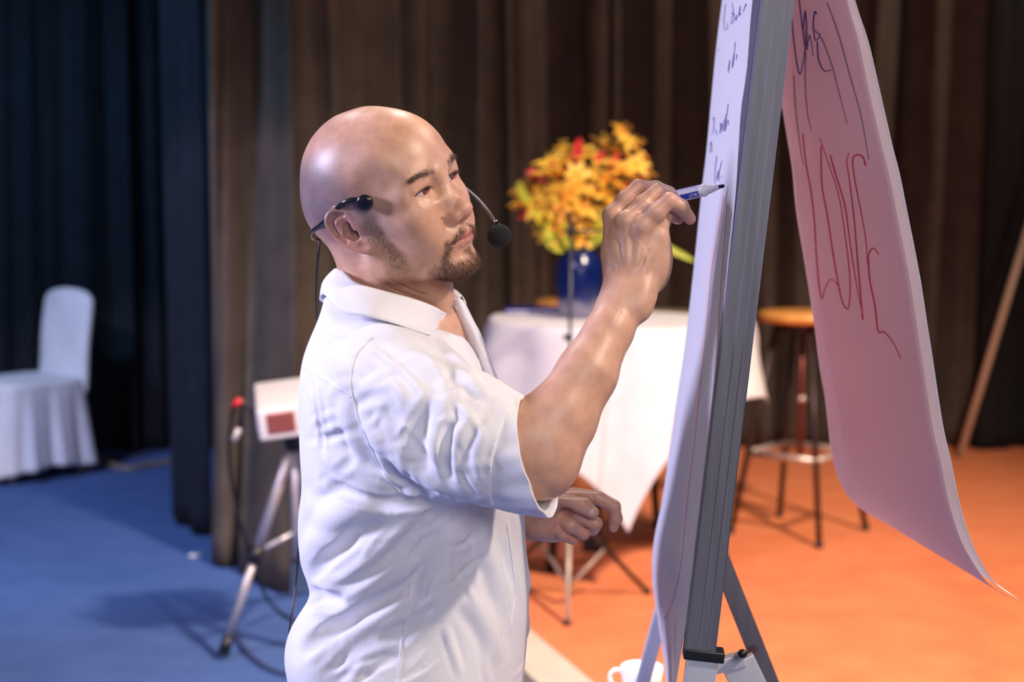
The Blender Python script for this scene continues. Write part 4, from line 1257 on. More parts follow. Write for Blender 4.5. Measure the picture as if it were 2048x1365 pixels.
pad = thing('flip_chart_pad', 'white flip chart paper clamped to the front of the easel board', 'paper pad', tuple(BP(.3, .6, 0)))
near = [(1560, -390), (1533, -200), (1505, 0), (1494, 132), (1482, 220), (1476, 308), (1470, 400), (1457, 530), (1440, 690), (1424, 830), (1410, 950), (1399, 1045), (1386, 1140), (1379, 1211), (1365, 1290), (1353, 1365), (1345, 1440)]
far = [(1494, -390), (1468, -200), (1444, 0), (1434, 80), (1423, 190), (1413, 300), (1403, 385), (1388, 530), (1371, 680), (1354, 795), (1338, 905), (1324, 1000), (1308, 1080), (1304, 1150), (1314, 1235), (1330, 1340), (1334, 1430)]
back_sheet = shell_grid('sheet', lambda s_, t: BP(.01 + (WB - .03) * s_, HB - .03 - (HB - .05) * t, .0045), 10, 40, .0003, PAPER, pad)
fs = Sheet('sheet', sheet_fn(near, far, DN + .012, DF), pad, PAPER)
word = lambda pts, x, y, sx=1, sy=1: [(x + a * sx, y + b * sy) for a, b in pts]
fs.strokes('pen_stroke', [
    [(1452, 8), (1448, 40), (1450, 62)], [(1453, 60), (1456, 52), (1454, 46)], [(1464, 6), (1467, 22), (1462, 48)], [(1462, 28), (1468, 26), (1468, 42), (1463, 48)], [(1471, 40), (1474, 30), (1473, 42)], [(1477, 34), (1481, 12), (1480, 30), (1484, 26)], [(1487, 24), (1492, 8), (1493, 14)],
    [(1471, 84), (1468, 110), (1464, 130)], [(1456, 142), (1460, 120), (1458, 146)], [(1467, 112), (1465, 136), (1470, 110)], [(1474, 108), (1473, 120)], [(1437, 98), (1438, 104)],
    [(1425, 240), (1429, 236), (1427, 262), (1423, 268)], [(1431, 258), (1434, 266), (1431, 270)], [(1439, 250), (1442, 248), (1440, 268), (1445, 246), (1444, 264)], [(1449, 240), (1447, 262), (1452, 228)], [(1457, 208), (1450, 262), (1456, 240), (1458, 250)], [(1421, 290), (1423, 284), (1424, 300), (1420, 304), (1421, 290)], [(1457, 300), (1458, 301)],
    [(1434, 312), (1430, 345), (1430, 368)], [(1437, 340), (1433, 362), (1438, 344), (1437, 360)], [(1444, 322), (1438, 352), (1441, 366)], [(1442, 356), (1444, 352)], [(1448, 372), (1447, 377)]], INK_W, 1.3)
fs.strokes('fold_mark', [[(1446, 392), (1434, 468), (1421, 541), (1410, 670), (1400, 760), (1393, 820), (1385, 900), (1374, 990), (1366, 1070), (1360, 1130), (1345, 1200), (1330, 1240)]], INK_P, 5)

pad2 = thing('flipped_chart_sheets', 'white flip chart sheets with pink light painted in, thrown over the back of the easel, marked with red capitals', 'paper', tuple(P(1750, 600, 2.2)))
nr_ = [(1584, -408), (1640, -215), (1700, 0), (1726, 80), (1745, 160), (1762, 235), (1776, 295), (1790, 350), (1806, 430), (1820, 500), (1833, 570), (1845, 650), (1856, 720), (1868, 800), (1878, 860), (1893, 925), (1908, 1000), (1928, 1070), (1950, 1120), (1982, 1168), (2027, 1199)]
fr_ = [(1540, -300), (1550, -170), (1556, 0), (1558, 90), (1560, 180), (1572, 262), (1584, 335), (1592, 420), (1604, 495), (1617, 575), (1629, 655), (1639, 735), (1649, 790), (1656, 850), (1662, 900), (1672, 945), (1690, 985), (1712, 1010), (1735, 1028), (1752, 1036), (1768, 1044)]
DNR, DFR = 1.97, 2.52
outer = shell_grid('sheet', sheet_fn(nr_, [(x + 3, y) for x, y in fr_], DNR, DFR, lambda s_, t: np.array([.006 + .010 * math.sin(math.pi * s_), 0, 0])), 24, 110, .0003, PAPER, pad2)
inn = [(x - 4 - 8 * min(1, max(0, (y + 60) / 200)) * (1 - max(0, (y - 1050) / 150) ** 1.0), y) for x, y in nr_]
bs = Sheet('sheet', sheet_fn(inn, fr_, DNR + .01, DFR, lambda s_, t: np.array([-.012 * math.sin(math.pi * s_) * (1 - t), 0, 0])), pad2, PAPER_PINK_LIT)
bs.strokes('pen_stroke', [[(1581, 0), (1586, 60), (1594, 125), (1600, 148), (1606, 130), (1611, 90), (1610, 60)], [(1599, 0), (1606, 60), (1613, 118)], [(1607, 60), (1611, 22), (1614, 60), (1614, 100), (1620, 70), (1627, 112)], [(1634, 28), (1630, 24), (1627, 50), (1631, 80), (1639, 74), (1640, 66)], [(1635, 84), (1638, 120), (1650, 142), (1663, 139)]], INK_B, 3.2)
bs.strokes('bleed_through', [[(1588, 150), (1592, 220), (1602, 300), (1608, 330)], [(1612, 110), (1611, 170), (1616, 230), (1624, 262)], [(1628, 58), (1645, 80), (1664, 130), (1680, 190), (1695, 248)], [(1655, 5), (1678, 70), (1700, 150), (1722, 230), (1738, 320)]], INK_F, 3.0)
bs.strokes('pen_stroke', [
    [(1606, 266), (1613, 330), (1622, 380), (1629, 440), (1634, 520), (1640, 580), (1645, 597), (1650, 580), (1660, 560), (1672, 565), (1681, 580)],
    [(1643, 292), (1643, 330), (1645, 375), (1655, 430), (1664, 490), (1674, 550), (1684, 600), (1695, 618), (1700, 600), (1700, 550), (1692, 480), (1680, 400), (1662, 340), (1642, 282), (1640, 279)],
    [(1661, 310), (1672, 350), (1690, 410), (1700, 480), (1712, 560), (1727, 636)],
    [(1726, 640), (1720, 570), (1714, 500), (1708, 430), (1698, 350), (1694, 325), (1698, 306)],
    [(1732, 332), (1726, 314), (1714, 310), (1706, 320), (1710, 360), (1722, 420), (1732, 480), (1736, 530)],
    [(1736, 515), (1742, 500), (1750, 498), (1758, 510)],
    [(1737, 512), (1740, 560), (1750, 610), (1757, 662), (1768, 664), (1780, 676), (1792, 695), (1802, 718)]], INK_R, 3.2)

# --- marker
mk = thing('marker_pen', 'white board marker with a blue label and dark blue tip, held at the paper', 'marker', tuple(P(1400, 380, 2.085)))
T = P(1449, 371.5, 2.078); Q = P(1262, 413, 2.125); ax = _norm(Q - T); LM = 0.128; s1 = _norm(np.cross(ax, [0, 0, 1])); s2 = np.cross(s1, ax)
def along(d, a=0, b=0): return T + ax * d + s1 * a + s2 * b
WPL = mat('white_plastic', (0.80, 0.80, 0.86), 0.3); BPL = mat('blue_label', (0.03, 0.05, 0.42), 0.35)
MB().tube([along(d) for d in (.0, .0012, .006, .0085)], [.0012, .0022, .0026, .0030], 20).build('nib', mat('dark_blue_felt', (0.01, 0.008, 0.06), 0.9), mk)
MB().tube([along(d) for d in (.0075, .012, .024, .0255, .0260, .030, .0305, LM - .004, LM)], [.0030, .0042, .0070, .0076, .0088, .0088, .0082, .0082, .0066], 28).build('barrel', WPL, mk)
MB().tube([along(d) for d in (.034, LM - .012)], [.00828, .00828], 28).build('label_band', mat('printed_white', (0.70, 0.70, 0.86), 0.35), mk)
def patch(d0, d1, a0, a1, m, name):
    V = []; F = []; n = 10
    for d in (d0, d1):
        for k in range(n):
            a = a0 + (a1 - a0) * k / (n - 1); V.append(T + ax * d + (math.cos(a) * -s1 * CS + math.sin(a) * s2) * .0085)
    for k in range(n - 1): F.append([k, k + 1, n + k + 1, n + k])
    return mesh_obj(name, V, F, m, mk)
CS = 1.0 if (s1 @ (CAM - T)) < 0 else -1.0
patch(.0345, .075, -.95, .05, BPL, 'label')
patch(.0345, .075, 1.0, 1.7, mat('violet_label', (0.10, 0.05, 0.50), 0.35), 'label')
def text_on(parent, name, txt, size, origin, xdir, ydir, m):
    cu = bpy.data.curves.new(name, 'FONT'); cu.body = txt; cu.size = size; cu.extrude = 0.0
    tmp = bpy.data.objects.new(name, cu); COL.objects.link(tmp)
    me = bpy.data.meshes.new_from_object(tmp.evaluated_get(bpy.context.evaluated_depsgraph_get()))
    v = np.array([q.co[:] for q in me.vertices]); fs_ = [list(p.vertices) for p in me.polygons]
    bpy.data.objects.remove(tmp)
    V = np.asarray(origin) + v[:, :1] * np.asarray(xdir) + v[:, 1:2] * np.asarray(ydir)
    return mesh_obj(name, V, fs_, m, parent, False)
nf = (math.cos(-.45) * -s1 * CS + math.sin(-.45) * s2); tv = _norm(np.cross(ax, nf))
tv = tv if tv[2] < 0 else -tv
text_on(mk, 'lettering', 'BUT', .0062, T + ax * .0365 + nf * .00875 + tv * -.0022, ax, tv, WPL)
# ------------------------------------------------------------------ headset microphone
hs = thing('headset_microphone', 'black headset microphone worn by the speaker, foam ball beside his mouth', 'microphone', tuple(P(733, 403, 2.0)))
def build_headset(hv):
    BK = mat('gloss_black', (0.010, 0.010, 0.016), 0.22); FO = noise_mat('black_foam', (0.006, 0.006, 0.007), (0.012, 0.012, 0.013), 900, 0.95, bump=1.0, bscale=1500, bdist=.001)
    def on(x, y, lift):
        # point on the sculpted head under a pixel
        for D in np.arange(1.9, 2.3, .0008):
            if hv.at(HL(P(x, y, D))[None])[0] < 0: return P(x, y, D - lift)
        return P(x, y, 2.1)
    a = on(733, 403, .002); n_ = _norm(hv.grad(HL(a)[None])[0] @ HR.T)
    b = a + n_ * .011
    MB().tube([a, a + n_ * .004, a + n_ * .0045, b - n_ * .002, b], [.0088, .0098, .0105, .0105, .0078], 28).build('temple_pad', BK, hs)
    sk = on(660, 404, 0)[1]
    pts = [a + n_ * .007, on(718, 401, .006), on(702, 401, .0055), on(688, 406, .005), P(676, 416, sk - .004), P(664, 428, sk + .004), P(652, 440, sk + .016), P(640, 450, sk + .032), P(626, 460, sk + .055)]
    MB().tube(crs(pts, 50), [.0036] * 26 + list(np.linspace(.0034, .0019, 24)), 12).build('ear_hook', BK, hs)
    # band round the back of the neck to the far ear
    nk = [P(626, 460, sk + .055), P(622, 474, 2.145), P(640, 480, 2.20), P(700, 470, 2.245), P(760, 430, 2.25), P(830, 390, 2.235), P(880, 366, 2.20)]
    MB().tube(crs(nk, 50), .0019, 10).build('neck_band', BK, hs)
    boom = [P(880, 366, 2.20), P(912, 366, 2.16), P(932, 379, 2.125), P(955, 399, 2.09), P(975, 422, 2.06), P(987, 440, 2.045), P(992, 450, 2.04)]
    MB().tube(crs(boom, 50), [.0028] * 50, 12).build('boom', mat('grey_rubber', (0.09, 0.085, 0.085), 0.45), hs)
    c0, c1 = P(990, 443, 2.042), P(996, 458, 2.038)
    MB().tube([c0, (c0 + c1) / 2, c1], [.0042, .0058, .0068], 18).build('collar', BK, hs)
    c = P(999, 472, 2.035); bm = bmesh.new(); bmesh.ops.create_icosphere(bm, subdivisions=5, radius=.0160)
    rg = np.random.RandomState(2); 
    for q in bm.verts:
        q.co *= 1 + 0.012 * math.sin(q.co.x * 900) * math.sin(q.co.y * 1100) + rg.uniform(-.01, .01); q.co.z *= .96
    bm.verts.index_update()
    mesh_obj('foam_windshield', [tuple(np.array(q.co) + c) for q in bm.verts], [[q.index for q in f.verts] for f in bm.faces], FO, hs); bm.free()
    cab = [P(640, 478, 2.17), P(636, 520, 2.17), P(633, 580, 2.18), P(635, 640, 2.20), P(640, 700, 2.25), P(640, 800, 2.33), P(620, 900, 2.36), P(606, 960, 2.34), P(599, 1020, 2.30), P(597, 1100, 2.28), P(592, 1170, 2.27), P(584, 1225, 2.25), (P(578, 1280, 2.24)), P(581, 1330, 2.24), P(590, 1375, 2.24), P(640, 1440, 2.22)]
    MB().tube(crs(cab, 160), .0016, 8).build('cable', BK, hs)

# ------------------------------------------------------------------ furniture behind
WOOD = noise_mat('orange_varnished_wood', (0.60, 0.24, 0.05), (0.74, 0.33, 0.08), 5, 0.35, stretch=(1, 8, 1))
DKM = mat('dark_brown_metal', (0.045, 0.028, 0.028), 0.4, 0.5)
CHR = mat('pale_metal_ring', (0.55, 0.45, 0.42), 0.35, 0.6)
CLOTH = noise_mat('white_table_cloth', (0.68, 0.65, 0.68), (0.73, 0.70, 0.73), 12, 0.85, bump=.3, bscale=500)
def stool(cx, D, label, rz=0.0, zs=0.93):
    r0 = thing('bar_stool', label, 'stool', (cx, D, 0.006), 'round wooden bar stools', rz)
    o = Vector((cx, D, 0.006))
    def L(p): return Vector(p)
    def bl(mb, name, m): 
        ob = mb.build(name, m, None); ob.parent = r0; return ob
    bl(MB().lathe([(0, zs), (.13, zs), (.172, zs - .004), (.182, zs - .014), (.182, zs - .030), (.172, zs - .042), (.12, zs - .048), (0, zs - .048)], n=56), 'seat', WOOD)
    bl(MB().lathe([(0, zs - .048), (.105, zs - .048), (.105, zs - .075), (0, zs - .075)], n=32), 'seat_plate', DKM)
    bl(MB().tube([(0, 0, zs - .07), (0, 0, zs - .62)], .013, 12), 'screw_shaft', mat('red_brown_metal', (0.16, 0.03, 0.025), .4, .4))
    bl(MB().sphere((0, 0, zs - .36), .024, 16, 10, (1, 1, .7)), 'height_knob', CHR)
    ft = []
    for k in range(4):
        a = math.radians(-84 + 90 * k); c, s = math.cos(a), math.sin(a)
        bl(MB().tube([(c * .11, s * .11, zs - .06), (c * .282, s * .282, 0.02)], .0125, 12), 'leg', DKM)
        bl(MB().tube([(c * .284, s * .284, .022), (c * .286, s * .286, .0)], .0155, 12), 'foot_cap', BLACKP)
        ft.append((c, s))
    zf = .335; rf = .11 + (.282 - .11) * (zs - .06 - zf) / (zs - .08)
    for k in range(4):
        a, b = ft[k], ft[(k + 1) % 4]
        bl(MB().tube([(a[0] * rf, a[1] * rf, zf), (b[0] * rf, b[1] * rf, zf)], .0135, 12), 'footrest', CHR)
    return r0
stool(P(1597, 1067, 6.33)[0], 6.33, 'tall round stool with orange wooden seat, seen between easel and flipped paper', 0.0, 0.915)
stool((1152 - 1024) / 3129 * 6.95, 6.95, 'orange wooden stool seat just showing behind the blue vase', math.radians(30), 0.915)

# table with a square white cloth
TX, TY, TZ, TR = P(1238, 1000, 5.90)[0], 5.90, 0.930, 0.49
tb = thing('cocktail_table', 'tall round table on dark legs, hidden under a white cloth', 'table', (TX, TY, .006))
def tbl(mb, n, m): o = mb.build(n, m, None); o.parent = tb; return o
tbl(MB().lathe([(0, TZ - .006), (TR - .004, TZ - .006), (TR, TZ - .012), (TR, TZ - .03), (0, TZ - .03)], n=64), 'tabletop', mat('table_board', (.25, .18, .12), .6))
for px, py in ((1449, 1124), (1315, 1060), (1190, 1105), (1099, 1150)):
    q = floor_at(px, py); x = q[0] - TX; y = q[1] - TY
    tbl(MB().tube([(x * .55, y * .55, TZ - .03), (x, y, .0)], .017, 12), 'leg', DKM)
    if px == 1190: tbl(MB().box((x, y, .02), (.10, .07, .04), None, .008), 'foot', BLACKP)
# cloth: a square laid corner to the camera; what passes the rim hangs
def cloth_pt(u, v):
    S = 0.61; x, y = (2 * u - 1) * S, (2 * v - 1) * S
    a = math.radians(45 + 5); X, Y = x * math.cos(a) - y * math.sin(a), x * math.sin(a) + y * math.cos(a)
    X -= .09; Y -= .34
    r = math.hypot(X, Y); th = math.atan2(Y, X)
    if r <= TR: return np.array([TX + X, TY + Y, TZ + .0035])
    over = r - TR; corner = max(0, math.cos(2 * (th + math.pi / 2 + math.radians(2))) ) ** 1.0
    fold = 0.020 * math.sin(th * 9 + 1.0) * min(1, over / .12) * (1 - .6 * corner)
    out = TR + .012 * (1 - math.exp(-over / .02)) + fold + over * (0.10 + 0.16 * (1 - corner))
    dz = over * math.sqrt(max(0.1, 1 - (0.10 + .16 * (1 - corner)) ** 2))
    e = .012 * (1 - math.exp(-over / .012))
    return np.array([TX + out * math.cos(th), TY + out * math.sin(th), TZ + .0035 - dz + e * .3])
tc_ = shell_grid('tablecloth', cloth_pt, 130, 130, .0012, CLOTH, None, origin=np.array([TX, TY, TZ]))
tag(tc_, 'square white cloth hanging by a corner over the tall table with the flowers', 'tablecloth')
# smaller folded blue folder
bx = thing('folder', 'flat royal blue folder lying on the white tablecloth left of the vase', 'folder', tuple(P(1068, 634, 6.10)))
zt = TZ + .006
c = P(1066, 634, 6.08); bxx = float(c[0])
MB().box((bxx, 6.10, zt + .003), (.215, .16, .003), None, .001).build('cover', mat('royal_blue_card', (.02, .03, .36), .4), bx)
MB().box((bxx, 6.10, zt + .0085), (.209, .154, .008), None, .001).build('pages', mat('page_block', (.75, .75, .80), .7), bx)
MB().box((bxx, 6.10, zt + .014), (.215, .16, .003), None, .001).build('cover', mat('royal_blue_card_top', (.02, .03, .36), .4), bx)

# vase
VX, VY = (1159 - 1024) / 3129 * 5.85, 5.85
def vase_mat():
    m = noise_mat('cobalt_glaze', (0.003, 0.009, 0.07), (0.005, 0.017, 0.12), 22, 0.2); nt = m.node_tree; N = nt.nodes; L = nt.links
    tc = N.new('ShaderNodeTexCoord'); sp = N.new('ShaderNodeSeparateXYZ'); L.new(tc.outputs['Object'], sp.inputs[0])
    no = N.new('ShaderNodeTexNoise'); no.inputs['Scale'].default_value = 18; L.new(tc.outputs['Object'], no.inputs['Vector'])
    ad = N.new('ShaderNodeMath'); ad.operation = 'MULTIPLY_ADD'; ad.inputs[1].default_value = .06; L.new(no.outputs['Fac'], ad.inputs[0]); L.new(sp.outputs['Z'], ad.inputs[2])
    mr = N.new('ShaderNodeMapRange'); mr.inputs[1].default_value = .075; mr.inputs[2].default_value = .105; L.new(ad.outputs[0], mr.inputs[0])
    mx = N.new('ShaderNodeMix'); mx.data_type = 'RGBA'; L.new(mr.outputs[0], mx.inputs[0])
    b = N['Principled BSDF']; src = b.inputs['Base Color'].links[0].from_socket
    mx.inputs[6].default_value = (.20, .19, .27, 1); L.new(src, mx.inputs[7]); L.new(mx.outputs[2], b.inputs['Base Color'])
    return m
vs = MB().lathe([(0, 0), (.060, 0), (.068, .006), (.080, .06), (.087, .13), (.087, .185), (.080, .215), (.070, .232), (.066, .242), (.070, .250), (.066, .253), (.060, .246), (.058, .236), (.066, .21), (.074, .17), (.074, .06), (.05, .015), (0, .012)], n=64).build('vase', vase_mat(), None, origin=(0, 0, 0))
vs.location = (VX, VY, zt); tag(vs, 'cobalt blue glazed vase with a grey lower band on the white table', 'vase')

# flowers: lilies in orange and yellow with red heliconia bracts
fl_ = thing('flower_bouquet', 'loose bouquet of orange and yellow lilies with red bracts in the blue vase', 'flowers', (VX, VY, zt + .02))
fo = np.array([VX, VY, zt + .02])
def petal_mat(name, c1, c2): return noise_mat(name, c1, c2, 30, 0.5, Subsurface_Weight=0.0)
PM = [petal_mat('petal_orange', (0.92, 0.34, 0.04), (0.95, 0.46, 0.07)), petal_mat('petal_yellow', (0.92, 0.52, 0.05), (0.95, 0.62, 0.10)), petal_mat('petal_amber', (0.92, 0.38, 0.035), (0.94, 0.50, 0.06))]
RED = petal_mat('bract_red', (0.55, 0.015, 0.02), (0.70, 0.03, 0.03)); LEAF = noise_mat('yellow_green_leaf', (0.50, 0.46, 0.03), (0.42, 0.50, 0.05), 14, 0.5); STEM = mat('green_stem', (0.18, 0.28, 0.05), 0.5)
def petal(mb, c, d, L_, w_, curl, up):
    d = _norm(d); s = _norm(np.cross(d, up)); n_ = np.cross(s, d); n = 6; b0 = len(mb.v); V = []
    for i in range(n):
        t = i / (n - 1); p = c + d * L_ * t * (1 - .18 * t) - n_ * curl * L_ * t * t
        w = w_ * (math.sin(math.pi * min(.96, .12 + .88 * t)) ** .8) * (1 - .25 * t) + .0006
        V += [p - s * w + n_ * .12 * w, p - n_ * .18 * w, p + s * w + n_ * .12 * w]
    F = []
    for i in range(n - 1):
        for k in range(2): a = i * 3 + k; F.append([a, a + 1, a + 4, a + 3])
    mb.add(V, F)
def lily_mesh(seed, size, nm):
    rg = np.random.RandomState(seed); mb = MB(); up = np.array([0, 0, 1.0])
    for k in range(6):
        a = 2 * math.pi * k / 6 + rg.uniform(-.12, .12); el = rg.uniform(.25, .65)
        d = np.array([math.cos(a) * math.cos(el), math.sin(a) * math.cos(el), math.sin(el)])
        petal(mb, np.zeros(3), d, size * rg.uniform(.85, 1.1), size * .21, rg.uniform(.15, .4), up)
    for k in range(5):
        a = 2 * math.pi * k / 5; mb.tube([(0, 0, 0), (math.cos(a) * size * .25, math.sin(a) * size * .25, size * .55)], .0012, 5)
    me_o = mb.build(nm, None, None); me = me_o.data; bpy.data.objects.remove(me_o); return me
lm = []
for i in range(6):
    me = lily_mesh(30 + i, .080, 'flower'); me.materials.append(PM[i % 3]); lm.append(me)
rg = np.random.RandomState(9)
spots = [(1250, 285, -.02), (1232, 305, .0), (1268, 300, .04), (1270, 330, .0), (1222, 330, -.03), (1245, 345, -.06), (1190, 318, .0), (1165, 305, .03), (1140, 320, -.02), (1105, 330, .0), (1092, 350, -.04), (1120, 350, -.06), (1150, 350, -.08), (1180, 350, -.07), (1210, 362, -.08), (1235, 375, -.05), (1268, 362, .05), (1060, 380, .02), (1085, 385, -.04), (1115, 385, -.09), (1145, 385, -.11), (1178, 385, -.10), (1205, 395, -.08), (1050, 410, -.02), (1075, 415, -.05), (1102, 418, -.08), (1135, 415, -.1), (1165, 420, -.1), (1195, 425, -.06), (1225, 410, -.03), (1040, 395, .05), (1085, 440, -.05), (1115, 448, -.07), (1150, 448, -.07), (1185, 455, -.05), (1215, 440, 0), (1128, 300, .06), (1205, 290, .07), (1243, 268, .05), (1280, 345, .06), (1105, 468, -.05), (1165, 470, -.05)]
base = np.array([VX, VY, zt + .24])
for i, (x, y, dd) in enumerate(spots):
    c = P(x, y, VY + dd); d = _norm(c - base + np.array([0, -.10, .02])) ; d = _norm(d + rg.normal(0, .25, 3))
    o = bpy.data.objects.new('flower', lm[(i * 7) % 6 if i % 3 else 1 + 3 * (i % 2)]); link(o, fl_)
    o.location = tuple(c - fo); o.rotation_euler = Vector(d).to_track_quat('Z', 'Y').to_euler(); s = rg.uniform(.8, 1.15); o.scale = (s, s, s)
    mid = (c + base) / 2 + np.array([rg.normal(0, .01), 0, .02]); c2 = c - d * .004
    MB().tube(crs([np.array([VX + rg.uniform(-.02, .02), VY + rg.uniform(-.02, .02), zt + .03]), base + rg.normal(0, .015, 3) * [1, 1, 0], mid, c2], 8), .0022, 5).build('stem', STEM, fl_)
for i, (x, y, tx, ty, w_) in enumerate([(1150, 330, 1158, 272, .020), (1100, 375, 1052, 335, .016), (1262, 395, 1290, 330, .026), (1250, 420, 1292, 372, .024), (1085, 425, 1030, 432, .012), (1215, 355, 1235, 300, .014), (1120, 372, 1095, 318, .013), (1190, 345, 1200, 296, .012), (1172, 420, 1195, 372, .013), (1118, 412, 1100, 378, .012), (1240, 395, 1262, 365, .016)]):
    mb = MB(); A = P(x, y, VY + .06 if i in (2, 3) else VY - .03); B = P(tx, ty, VY - .02 if i not in (2, 3) else VY + .08)
    for k in range(3): petal(mb, A + (B - A) * .18 * k, (B - A) + rg.normal(0, .012, 3), np.linalg.norm(B - A) * (1 - .15 * k), w_, .05, np.array([0, -1.0, .2]))
    mb.build('bract', RED, fl_)
for pts, w_ in (([(1175, 490), (1250, 470), (1320, 490), (1388, 522)], .016), ([(1140, 490), (1095, 450), (1065, 420)], .022), ([(1150, 495), (1115, 470), (1085, 470)], .020), ([(1165, 495), (1150, 440), (1140, 400)], .020), ([(1180, 495), (1200, 450), (1215, 410)], .018), ([(1170, 500), (1195, 478), (1225, 470)], .016), ([(1130, 500), (1105, 490), (1088, 462)], .018), ([(1062, 410), (1045, 385), (1038, 362)], .016), ([(1150, 500), (1135, 480), (1128, 440)], .018)):
    q = crs([P(a, b, VY - .05 - .03 * k) for k, (a, b) in enumerate(pts)], 12); V = []; F = []
    for i, p in enumerate(q):
        t = i / 11; w = w_ * math.sin(math.pi * min(.97, .1 + .87 * t)) ** .7 + .001
        tg = _norm(q[min(i + 1, 11)] - q[max(i - 1, 0)]); s = _norm(np.cross(tg, [0, -1, 0.3])); V += [p - s * w, p + np.array([0, .004, 0]), p + s * w]
    for i in range(11):
        for k in range(2): a = 3 * i + k; F.append([a, a + 1, a + 4, a + 3])
    mesh_obj('leaf', V, F, LEAF, fl_)

# music stand base and pole in front of the table
ms = thing('microphone_stand', 'thin black stand with a crossbar and tripod feet in front of the table', 'stand', (0.205, 5.20, .006))
bs_ = (1141 - 1024) / 3129 * 5.20
pole = lambda y: np.array([bs_, 5.20, 1.45 - (y - 360) / 3129 * 5.20])
MB().tube([pole(424), pole(1040)], .006, 10).build('upper_pole', BLACKP, ms)
MB().tube([pole(1000), pole(1192)], .009, 10).build('lower_pole', BLACKP, ms)
MB().tube([P(1118, 463, 5.20), P(1214, 461, 5.20)], .0055, 10).build('crossbar', BLACKP, ms)
MB().box(pole(462), (.024, .024, .03), None, .004).build('clamp', BLACKP, ms)
MB().box(pole(675) - np.array([.008, 0, 0]), (.03, .02, .02), None, .004).build('clutch', BLACKP, ms)
col_ = pole(1030)
def floorpt(px, py): return floor_at(px, py, .012)
TAN = mat('tan_metal', (.45, .36, .28), .4, .3)
MB().lathe([(0, -.03), (.016, -.03), (.018, 0), (.016, .03), (0, .03)], col_, 20).build('collar', BLACKP, ms)
for fp, m in ((floorpt(1135, 1248), TAN), (floorpt(1295, 1185), DKM), (floorpt(1010, 1150), DKM)):
    MB().tube([col_, fp], .009, 10).build('leg', m, ms); MB().tube([fp + np.array([0, 0, .012]), fp - np.array([0, 0, .006])], .012, 10).build('foot', BLACKP, ms)
    MB().tube([col_ * .55 + fp * .45, pole(1188)], .006, 8).build('brace', TAN if m is DKM else DKM, ms)

# projector on its tripod
PRX, PRY = (575 - 1024) / 3129 * 4.75, 4.75
def pz(y, D): return P(1024, y, D)[2]
pj = thing('projector', 'white projector box with a reddish vent panel, tilted on the tripod behind the speaker', 'projector', (PRX, PRY, pz(880, 4.7)))
WPJ = mat('projector_white', (.80, .76, .74), .45)
A = P(492, 789, 4.66); B_ = P(521, 829, 4.50); xdir = _norm(P(606, 812, 4.42) - B_)
xdir = _norm(np.array([.95, .16, .11])); ydir = _norm(np.array([-.28, .93, .13])); ydir = _norm(ydir - xdir * (ydir @ xdir)); zdir = np.cross(xdir, ydir)
pw, pd, ph = .34, .30, .098
front_bl = P(520, 886, 4.52)
RP = Matrix([[xdir[i], ydir[i], zdir[i]] for i in range(3)])
def PJ(a, b, c): return front_bl + xdir * a + ydir * b + zdir * c
MB().box(PJ(pw / 2, pd / 2, ph / 2), (pw, pd, ph), RP, .012).build('body', WPJ, pj)
MB().box(PJ(.068, .000, .052), (.082, .006, .062), RP, .002).build('vent_panel', mat('brick_red_panel', (.42, .12, .10), .6), pj)
for k in range(7): MB().box(PJ(.068, -.004, .028 + .008 * k), (.076, .004, .003), RP).build('vent_slat', mat('vent_slat_%d' % k, (.30, .09, .08), .6), pj, False)
MB().box(PJ(-.001, .10, .05), (.006, .16, .05), RP, .002).build('socket_panel', mat('blue_grey_panel', (.25, .28, .42), .5), pj)
MB().tube([PJ(.20, -.004, .05), PJ(.20, .004, .05)], .03, 24).build('lens_ring', BLACKP, pj)
tp = thing('projector_tripod', 'silver tripod with black feet under the projector, left of the speaker', 'tripod', (PRX, PRY, 0))
SIL = mat('silver_tube', (.55, .52, .56), .35, .5)
ctr = PJ(pw * .32, pd * .5, 0); ctr[2] -= .012
MB().box(PJ(pw * .4, pd * .5, -.008), (.22, .20, .014), RP, .004).build('plate', BLACKP, tp)
hub = ctr + np.array([0, 0, -.03])
MB().lathe([(0, -.04), (.03, -.04), (.036, 0), (.03, .022), (0, .022)], hub, 24).build('head', BLACKP, tp)
fA = floorpt(447, 1312); fB = floorpt(640, 1180); fC = floorpt(740, 1330)
MB().tube([hub + [0, 0, -.02], [hub[0], hub[1], .30]], .014, 12).build('centre_column', SIL, tp)
for i, f in enumerate((fA, fB, fC)):
    f = f + np.array([0, 0, .01]); kn = hub * .46 + f * .54
    MB().tube([hub, kn], .0155, 14).build('leg', SIL, tp); MB().tube([kn, f + _norm(kn - f) * .04], .0125, 14).build('lower_leg', SIL, tp)
    MB().tube([kn + _norm(hub - f) * .02, kn - _norm(hub - f) * .03], .021, 14).build('leg_lock', BLACKP, tp)
    MB().tube([f + _norm(kn - f) * .05, f - np.array([0, 0, .004])], [.016, .019], 14).build('foot', BLACKP, tp)
    MB().tube([kn, [hub[0], hub[1], kn[2] + .06]], .008, 10).build('spreader', SIL, tp)
cb = thing('projector_cables', 'black cables with a red and a white plug hanging from the projector', 'cables', tuple(P(475, 830, 4.62)))
MB().tube(crs([PJ(-.002, .12, .06), P(478, 800, 4.62), P(464, 830, 4.62), P(458, 900, 4.62), P(470, 1000, 4.66), P(500, 1110, 4.72), P(530, 1190, 4.9), floorpt(560, 1225), floorpt(620, 1260)], 70), .006, 8).build('cable', BLACKP, cb)
MB().tube(crs([PJ(-.002, .08, .05), P(490, 815, 4.60), P(478, 850, 4.60), P(476, 868, 4.60)], 30), .005, 8).build('cable', BLACKP, cb)
